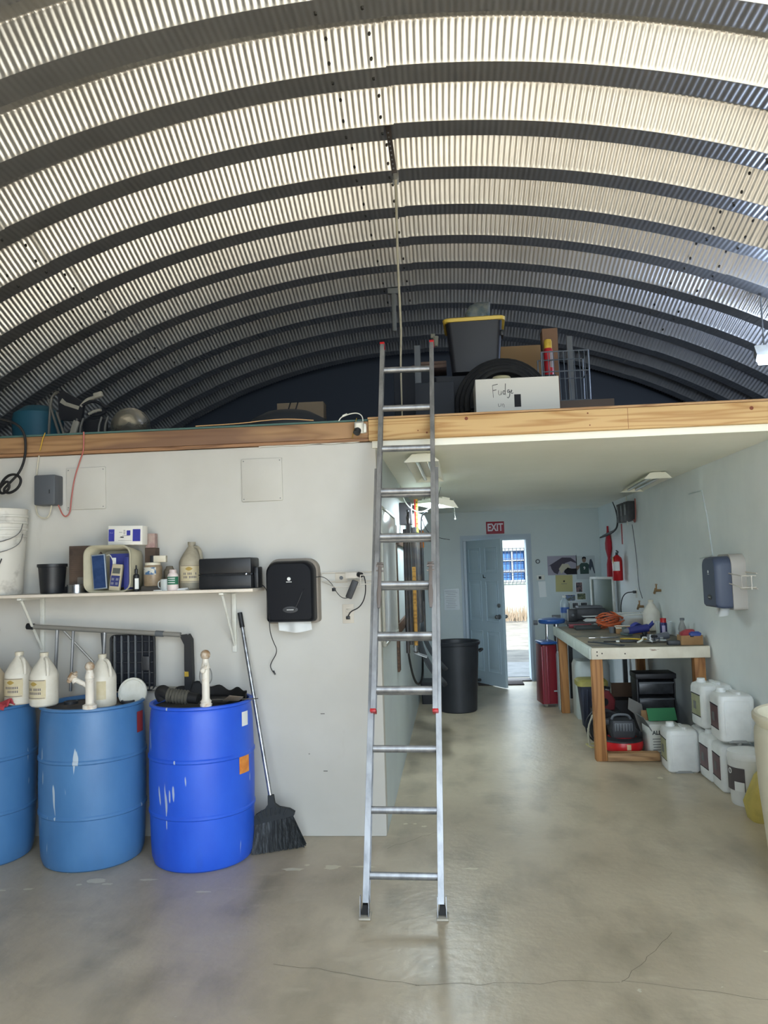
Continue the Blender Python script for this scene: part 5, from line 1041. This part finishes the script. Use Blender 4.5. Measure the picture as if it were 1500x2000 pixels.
# ================================================================= CANISTERS ALONG THE RIGHT WALL
CN = mat('canister_white', c(226,228,226), .4, col2=c(212,214,212), scale=5)
def canister(nm='jerrycan'):
    t = thing(nm, 'x', 'canister', (0,0,0))
    B().loft([(0,.105,.108,.02),(.012,.118,.122,.03),(.03,.121,.125,.032),(.20,.119,.123,.032),(.29,.121,.125,.032),(.315,.112,.116,.032),(.325,.098,.10,.03)], n=5).mk('canister_body', CN, t)
    B().loft([(0,.012,.075,.010),(.018,.012,.07,.010)], (.02,.0,.322), n=4).cyl((.02,-.085,.318),(.02,-.085,.342),.018,seg=10).mk('grip', CN, t)
    B().cyl((-.055,.05,.318),(-.055,.05,.336),.036,seg=20).cyl((-.055,.05,.336),(-.055,.05,.356),.031,.029,seg=20).mk('screw_cap', CN, t)
    for s_ in (-1,1): B().box(s_*.085,-.124,.16,.008,.006,.24,.002).mk('side_rib', CN, t)
    B().box(0,-.124,.285,.17,.006,.006,.002).mk('side_rib', CN, t)
    B().loft([(0,.07,.004,.003),(.018,.045,.004,.003)], (0,-.121,.0), n=3).mk('foot_notch_shade', mat('notch_shadow', c(150,152,150), .6), t)  # grey patch paints the shade of a moulded foot notch
    return t
def canlabel(t, m, big=True, side=-1):
    l = B().box(-.1215,.0,.165,.003,.17,.16 if big else .10).mk('printed_label', m, t)
    B().box(-.1222,.0,.245,.003,.18,.006).box(-.1222,.0,.085,.003,.18,.006).mk('label_bar', INK, l)
    B().box(-.1235,.02,.16,.002,.05,.06).mk('label_panel', GINK, l)
OL = mat('olive_label', c(158,160,128), .6, col2=c(138,142,110), scale=10)
ML = mat('maroon_label', c(104,78,80), .5, col2=c(84,62,66), scale=8)
can0 = canister(); gname = 'white canisters by the right wall'
lst = [((1.722,6.33,0), R(-2), 'white canister with olive label standing alone in front of the bench leg', OL),
       ((1.958,6.33,0), 0, 'white canister on the floor under the olive-labelled one of the stack', OL),
       ((1.94,6.055,0), R(1), 'white maroon-labelled canister in the bottom row, second from the bench', ML),
       ((1.945,5.79,0), R(-2), 'white maroon-labelled canister in the bottom row, third from the bench', ML),
       ((1.945,6.20,.358), R(3), 'white canister with olive label on top of the stack, nearest the bench', OL),
       ((1.935,5.74,.358), R(-2), 'white canister with dark label on top of the stack, nearest the camera', ML)]
for i, (loc, rz, lb, lm) in enumerate(lst):
    t = can0 if i == 0 else dup(can0)
    t.location = loc; t.rotation_euler.z = rz; t['label'] = lb; t['group'] = gname
for o_, (loc, rz, lb, lm) in zip([o for o in COL.objects if o.type == 'EMPTY' and o.name.startswith('jerrycan')], lst): canlabel(o_, lm)
t = thing('round_pail', 'white round pail with a dark printed label by the right wall', 'pail', (1.93,5.46,0))
B().lathe([(0,0),(.118,0),(.122,.01),(.134,.30),(.138,.302),(.138,.33),(.132,.345),(.06,.352),(0,.352)], seg=36).mk('pail_body', CN, t)
l = B().grid(lambda u, v: Vector((.1335*math.cos(R(168)+R(70)*u), .1335*math.sin(R(168)+R(70)*u), .10+.15*v)), 10, 1).mk('printed_label', mat('label_charcoal', c(84,78,80), .5), t)
B().grid(lambda u, v: Vector((.1342*math.cos(R(206)+R(30)*u), .1342*math.sin(R(206)+R(30)*u), .10+.06*v)), 6, 1).mk('label_panel', PAPER, l)
B().tube([(.1350*math.cos(R(190)+.10*math.cos(a)), .1350*math.sin(R(190)+.10*math.cos(a)), .222+.016*math.sin(a)) for a in [2*PI*i/16 for i in range(16)]], .003, 6, closed=True).mk('label_emblem', PAPER, l)
single('yellow_sack', B().loft([(0,.10,.09,.05),(.10,.12,.10,.06),(.26,.08,.08,.05,.03),(.34,.03,.04,.02,.05)], n=6), mat('sack_yellow', c(196,178,92), .6, col2=c(166,150,76), scale=6, bump=.5, bscale=14), 'yellow sack on the floor behind the tall cream tank', 'sack', loc=(1.90,5.13,0))
t = thing('cream_tank', 'tall cream plastic tank at the right edge of the photo', 'tank', (1.825,4.0,0))
t.scale = (1,1,.965)
o = B().lathe([(0,0),(.29,0),(.312,.02),(.330,.25),(.350,.50),(.358,.72),(.356,.80),(.345,.83),(.352,.845),(.362,.86),(.362,.885),(.350,.895),(.335,.89),(.325,.86),(.325,.82),(0,.80)], seg=64).mk('tank_body', mat('tank_cream', c(226,222,200), .4, col2=c(214,208,184), scale=2), t)
# ================================================================= ON THE LOFT
ZD = 2.566
t = thing('white_marked_carton', 'white carton with handwriting on the loft edge', 'box', (.475,5.34,ZD), R(1))
B().box(0,0,.165,.56,.30,.33,.003).mk('carton', mat('carton_grey_white', c(206,204,196), .8), t)
def strokes(lines, s, ox, oz, y, par, m, r=.0022):
    for ln in lines: B().tube([(ox+p[0]*s, y, oz+p[1]*s) for p in ln], r, 5, smooth=1, flat=.6).mk('pen_stroke', m, par)
F_ = [[(0,1.3),(.05,0)],[(0,1.3),(.55,1.42)],[(.03,.75),(.4,.82)]]
U_ = [[(.62,.75),(.60,.35),(.72,.22),(.88,.35),(.90,.75),(.90,.25)]]
D_ = [[(1.28,.62),(1.12,.72),(1.05,.45),(1.18,.25),(1.30,.40),(1.36,1.45)],[(1.30,.40),(1.36,.2)]]
G_ = [[(1.78,.72),(1.60,.78),(1.52,.55),(1.66,.45),(1.78,.72),(1.80,.2),(1.62,-.15),(1.50,0)]]
E_ = [[(1.86,.50),(2.05,.62),(1.98,.78),(1.88,.55),(1.98,.34),(2.14,.42)]]
strokes(F_+U_+D_+G_+E_, .064, -.165, .20, -.1515, t, INK)
strokes([[(0,.4),(.0,.0),(.3,.1),(.32,.4)],[(.45,.0),(.5,.38),(.7,.3),(.68,-.1)]], .055, -.13, .135, -.1515, t, INK)
B().loft([(0,.022,.004,.02),(.085,.022,.004,.02)], (.0,-.151,.13), n=5).mk('hand_hole', mat('hole_black', c(26,26,30), .8), t)
single('foil_tape_roll', B().lathe([(0,0),(.062,0),(.066,.006),(.062,.013),(.066,.02),(.062,.028),(.066,.035),(.060,.042),(.03,.042),(.03,.01)], seg=28), mat('clear_tape', c(196,190,156), .2, .3), 'roll of clear packing tape on top of the white carton', 'tape', loc=(.385,5.33,ZD+.33))
t = thing('storage_tote', 'black storage tote with a yellow lid on the loft pile', 'tote', (.245,6.25,ZD+.62), R(-2))
B().loft([(0,.19,.15,.04),(.40,.225,.18,.045)]).mk('tote_body', mat('tote_black', c(24,25,31), .5), t)
B().loft([(.40,.245,.195,.05),(.425,.25,.20,.05),(.435,.235,.185,.05)]).mk('tote_lid', mat('lid_yellow', c(206,176,70), .5), t)
B().box(.22,-.1,.30,.03,.12,.05,.01).mk('handle', BLACK, t)
single('plastic_wrapped_bundle', B().loft([(0,.10,.08,.04),(.06,.10,.09,.05),(.12,.085,.07,.03,.02),(.155,.06,.03,.02,.05)], n=5), mat('bundle_wrap', c(112,116,112), .2, col2=c(70,86,92), scale=14, bump=.8, bscale=20), 'plastic wrapped bundle on top of the yellow tote lid', 'bundle', loc=(.275,6.22,ZD+1.056))
single('lower_tote', B().loft([(0,.27,.22,.03),(.615,.30,.24,.03)]), mat('tote_dark', c(34,36,42), .6), 'large dark bin under the yellow-lidded tote', 'bin', loc=(.20,6.45,ZD))
single('dark_crate_left', B().box(0,0,.235,.30,.36,.47,.01), mat('crate_slate', c(40,44,52), .7), 'dark crate left of the wheel on the loft', 'crate', loc=(-.09,5.95,ZD))
t = thing('wheel_arch_stack', 'black stacked wheel arches standing behind the white carton', 'wheel arch', (.43,5.72,ZD+.28))
for i, rr_ in enumerate((.24,.28,.315,.35)): B().tube([(rr_*math.cos(R(-10)+R(200)*k/24), .05*i, rr_*math.sin(R(-10)+R(200)*k/24)) for k in range(25)], .022, 8).mk('arch_ring', RUBBER, t)
B().cyl((0,.10,-.02),(0,.14,-.02),.30,seg=30).mk('arch_back', mat('arch_dark', c(34,36,40), .7), t)
B().box(0,.1,-.16,.5,.12,.24,.01).mk('arch_base', RUBBER, t)
t = thing('wire_crate', 'grey wire cage on the loft right of the white carton', 'cage', (.88,5.80,ZD))
CG = mat('cage_wire', c(96,104,114), .5, .3)
for x_ in [-.15+.3*i/8 for i in range(9)]: B().cyl((x_,-.12,.10),(x_-.01,-.12,.63),.0035,seg=5).mk('cage_wire', CG, t)
for z_ in (.10,.26,.48,.63): B().cyl((-.17,-.12,z_),(.17,-.12,z_),.005,seg=6).cyl((.17,-.12,z_),(.17,.12,z_),.005,seg=6).cyl((-.17,.12,z_),(.17,.12,z_),.005,seg=6).mk('cage_rail', CG, t)
for x_ in (-.17,.17):
    for y_ in (-.12,.12): B().cyl((x_,y_,0),(x_,y_,.63),.006,seg=6).mk('cage_post', CG, t)
single('low_brown_board', B().box(0,0,.115,.42,.12,.23,.003), mat('brown_board', c(92,80,72), .9), 'brown board lying at the right end of the loft pile', 'board', loc=(.98,5.60,ZD))
t = thing('loft_carton', 'brown cardboard carton behind the tyre arches on the loft', 'box', (.645,6.84,ZD)); B().box(0,0,.49,.42,.26,.98,.003).mk('carton', mat('loft_card', c(150,120,84), .9), t)
single('small_brown_carton', B().box(0,0,.46,.12,.14,.92,.003), mat('loft_card2', c(120,92,72), .9), 'tall narrow brown carton at the top right of the loft pile', 'box', loc=(.83,6.12,ZD))
t = thing('red_canister', 'red canister with a yellow cap standing on the loft pile', 'canister', (.80,5.975,ZD+.52))
B().lathe([(0,0),(.033,0),(.035,.01),(.035,.20),(.028,.22)], seg=20).mk('canister_body', mat('canister_red', c(180,34,44), .4), t); B().lathe([(.031,.215),(.031,.27),(.026,.285),(0,.285)], seg=18, cap=False).mk('yellow_cap', YEL, t)
B().grid(lambda u, v: Vector((.0355*math.cos(R(-80)+R(60)*u), .0355*math.sin(R(-80)+R(60)*u), .06+.13*v)), 5, 1).mk('paper_label', mat('canister_label', c(150,140,140), .6), t)
single('canister_stand', B().box(0,0,.26,.10,.10,.52,.004), DARK, 'dark box carrying the red canister on the loft', 'box', loc=(.80,5.975,ZD))
t = thing('grey_upright_post', 'grey metal post rising behind the wire cage on the loft', 'post', (.985,6.1,ZD)); B().box(0,0,.43,.045,.03,.86,.003).mk('post_bar', GREY, t)
t = thing('grey_upright_rail', 'grey metal upright left of the loft pile beside the ladder top', 'post', (-.225,6.2,ZD)); B().box(0,0,.44,.05,.03,.88,.003).mk('post_bar', GREY, t)
single('planks_stack', B().box(0,0,.0,.30,.30,.03,.003).box(.02,0,.035,.26,.26,.025,.003), mat('plank_brown', c(120,98,86), .8), 'two short brown planks on the loft behind the ladder top', 'planks', loc=(-.14,6.70,ZD+.797))
single('planks_support', B().box(0,0,.39,.34,.3,.78,.01), mat('crate_slate', c(40,44,52)), 'dark crate under the two short planks', 'crate', loc=(-.28,6.70,ZD))
t = thing('loose_brush', 'grey brush head sticking up at the right ladder rail top', 'brush', (-.058,5.15,3.10))
B().cyl((0,-.04,.02),(0,-.04,.085),.012,.020,seg=10).box(-.018,-.04,.09,.03,.02,.03,.004).mk('brush_head', mat('brush_grey', c(96,96,86), .8), t)
# left side of the loft
single('teal_round_tub', B().lathe([(0,0),(.17,0),(.19,.30),(.18,.36),(.10,.42),(0,.44)], seg=36), mat('tub_teal', c(26,84,104), .6), 'dark teal domed tub at the far left of the loft', 'tub', loc=(-3.22,5.75,ZD))
t = thing('folding_chair_pile', 'black folded chair frame with pale tape tangled on the loft', 'chair', (-2.74,5.40,ZD), R(-6))
CP = mat('chair_frame_pale', c(150,146,134), .5); CB = mat('chair_black', c(26,28,34), .6)
for p_ in ([(-.22,0,.02),(-.20,0,.40),(-.17,0,.44),(-.13,0,.45)],[(-.22,0,.40),(-.10,0,.05)],[(-.15,0,.30),(-.05,0,.02)]): B().tube(p_, .010, 8, smooth=2).mk('chair_tube', mat('dull_tube', c(100,98,92), .5, .3), t)
B().prism([(-.13,.24),(-.14,.46),(-.10,.46),(.07,.36),(.05,.22)], .03, TM((0,0,0))).mk('seat_back', CB, t)
B().prism([(-.12,.37),(-.10,.40),(-.07,.37),(.04,.33),(.03,.305),(-.08,.345)], .004, TM((0,-.006,0))).mk('pale_tape', CP, t)
B().tube([(.05,0,.33),(.10,0,.38),(.17,0,.39),(.22,0,.40)], .012, 8, smooth=2).box(.19,0,.405,.07,.03,.04,.008,ry=R(-10)).mk('pale_arm', CP, t)
B().tube([(.06,.0,.34),(.16,0,.37),(.26,0,.30)], .012, 8, smooth=2).tube([(.10,0,.27),(.18,0,.25),(.26,0,.28)], .010, 8, smooth=2).mk('black_arm', CB, t)
B().tube([(.12,-.01,.265),(.17,-.01,.285),(.22,-.01,.29)], .011, 8, smooth=2).mk('pale_arm', CP, t)
for x_ in (.02,.07,.22,.27): B().tube([(x_,0,.24),(x_-.03,0,.16),(x_-.02,0,.01)], .010, 8, smooth=2).mk('chair_tube', mat('dull_tube', c(100,98,92)), t)
B().box(-.02,0,.12,.05,.02,.22,.006,ry=R(20)).mk('pale_brace', CP, t); B().box(.15,.03,.15,.20,.02,.16,.01).mk('seat_panel', CB, t)
t = thing('foil_duct', 'crinkled silver foil duct end on the loft edge', 'duct', (-2.235,5.22,ZD+.02))
B().lathe([(0,.205)]+[((.138-.004*(i%2))*math.sqrt(max(.02,1-(i/12)**2)), .20-.0) if False else ((.136-.005*(i%2))*math.sqrt(max(.03,1-((12-i)/12.3)**2)), .19-.016*i) for i in range(13)]+[(.134,-.15)], seg=36, M=TM((0,0,.10), rx=R(90), rz=R(20)), cap=True).mk('duct_foil', mat('foil', c(190,186,174), .25, .9, bump=.6, bscale=24), t)
t = thing('tan_board_box', 'tan flat box with dark straps on the loft left of the ladder', 'box', (-1.165,6.05,ZD)); B().box(0,0,.205,.375,.14,.41,.003).mk('carton', mat('tan_card', c(120,106,88), .9), t)
for x_ in (-.09,-.03): B().box(x_,-.072,.37,.010,.003,.09,ry=R(18)).mk('dark_strap', INK, t)
t = thing('black_dome_cover', 'low dark domed cover lying on the loft', 'cover', (-1.18,5.62,ZD)); B().lathe([(.335,0),(.33,.10),(.28,.19),(.18,.245),(.0,.27)], seg=40, cap=False).mk('dome_shell', mat('dome_dark', c(44,48,54), .6), t)
tag(B().tube([(-1.65,4.95,ZD+.03),(-1.45,5.0,ZD+.03),(-1.3,4.95,ZD+.035)], .006, 6, smooth=2).mk('teal_rope', mat('teal_rope', c(70,110,100), .8)), 'short teal rope on the loft edge', 'rope')
# ---- hanging bracket and strap
t = thing('perforated_bracket', 'dark perforated angle bracket hanging from the roof crown', 'bracket', (0,0,0))
pb0 = Vector((-.44,6.30,4.83)); 
def roofz(x): return CZ+math.sqrt(RR*RR-(x-CX)**2)
b0 = Vector((-.335,5.08,roofz(-.335)-.0))
B().box(0,0,-.17,.035,.004,.36,.001).box(-.016,.016,-.17,.004,.035,.36,.001).xf(TM(b0, ry=R(-6))).mk('angle_bar', mat('rusty_dark_steel', c(64,56,50), .6, .4), t)
for i in range(9): B().cyl((b0.x+.002+.0035*i,b0.y-.004,b0.z-.06-.032*i),(b0.x+.002+.0035*i,b0.y+.001,b0.z-.06-.032*i),.006,seg=8).mk('punched_hole', STEEL, t)
t = thing('hanging_strap', 'long pale strap hanging from the roof down to the loft', 'strap', (0,0,0))
SY = 5.83
B().tube([(-.335,SY,roofz(-.335)-.01),(-.338,SY,4.30),(-.340,SY,3.95),(-.330,SY+.02,3.45),(-.345,SY+.02,3.25),(-.345,SY+.02,2.60)], [.014,.011,.010,.010,.008,.006], 8, smooth=3, flat=.9).mk('strap_webbing', mat('strap_cream', c(176,168,146), .8), t)
B().box(-.336,SY,roofz(-.336)-.02,.05,.01,.05,.003).mk('strap_anchor', STEEL, t)
t = thing('far_roof_bracket', 'pale bracket on the roof crown far back above the loft', 'bracket', (-.53,8.13,roofz(-.53)))
B().box(0,0,-.05,.13,.05,.06,.006).box(0,0,-.28,.045,.02,.42,.003).mk('bracket_plate', mat('bracket_grey', c(130,130,124), .6), t)
# ---- flood lamp at the right
t = thing('flood_lamp', 'bright white flood lamp hanging under the roof at the right edge', 'lamp', (2.84,7.0,3.40))
B().loft([(0,.10,.05,.02),(.10,.12,.06,.02)], M=TM((0,0,0), rx=R(60))).mk('lamp_housing', WHITE, t)
B()  .cyl((0,.03,.08),(0,.03,.56),.008,seg=8).mk('lamp_rod', STEEL, t)
B().box(0,-.012,-.035,.16,.012,.075,.004,rx=R(-30)).mk('lamp_lens', mat('lamp_glow', (0.80,0.90,1.0,1), .4, emit=25), t)
l = bpy.data.lights.new('flood_light', 'POINT'); l.energy = 34; l.color = (.56,.70,1.0); l.shadow_soft_size = .08
o = bpy.data.objects.new('flood_light', l); COL.objects.link(o); o.parent = t; o.location = (-.02,-.12,-.10)
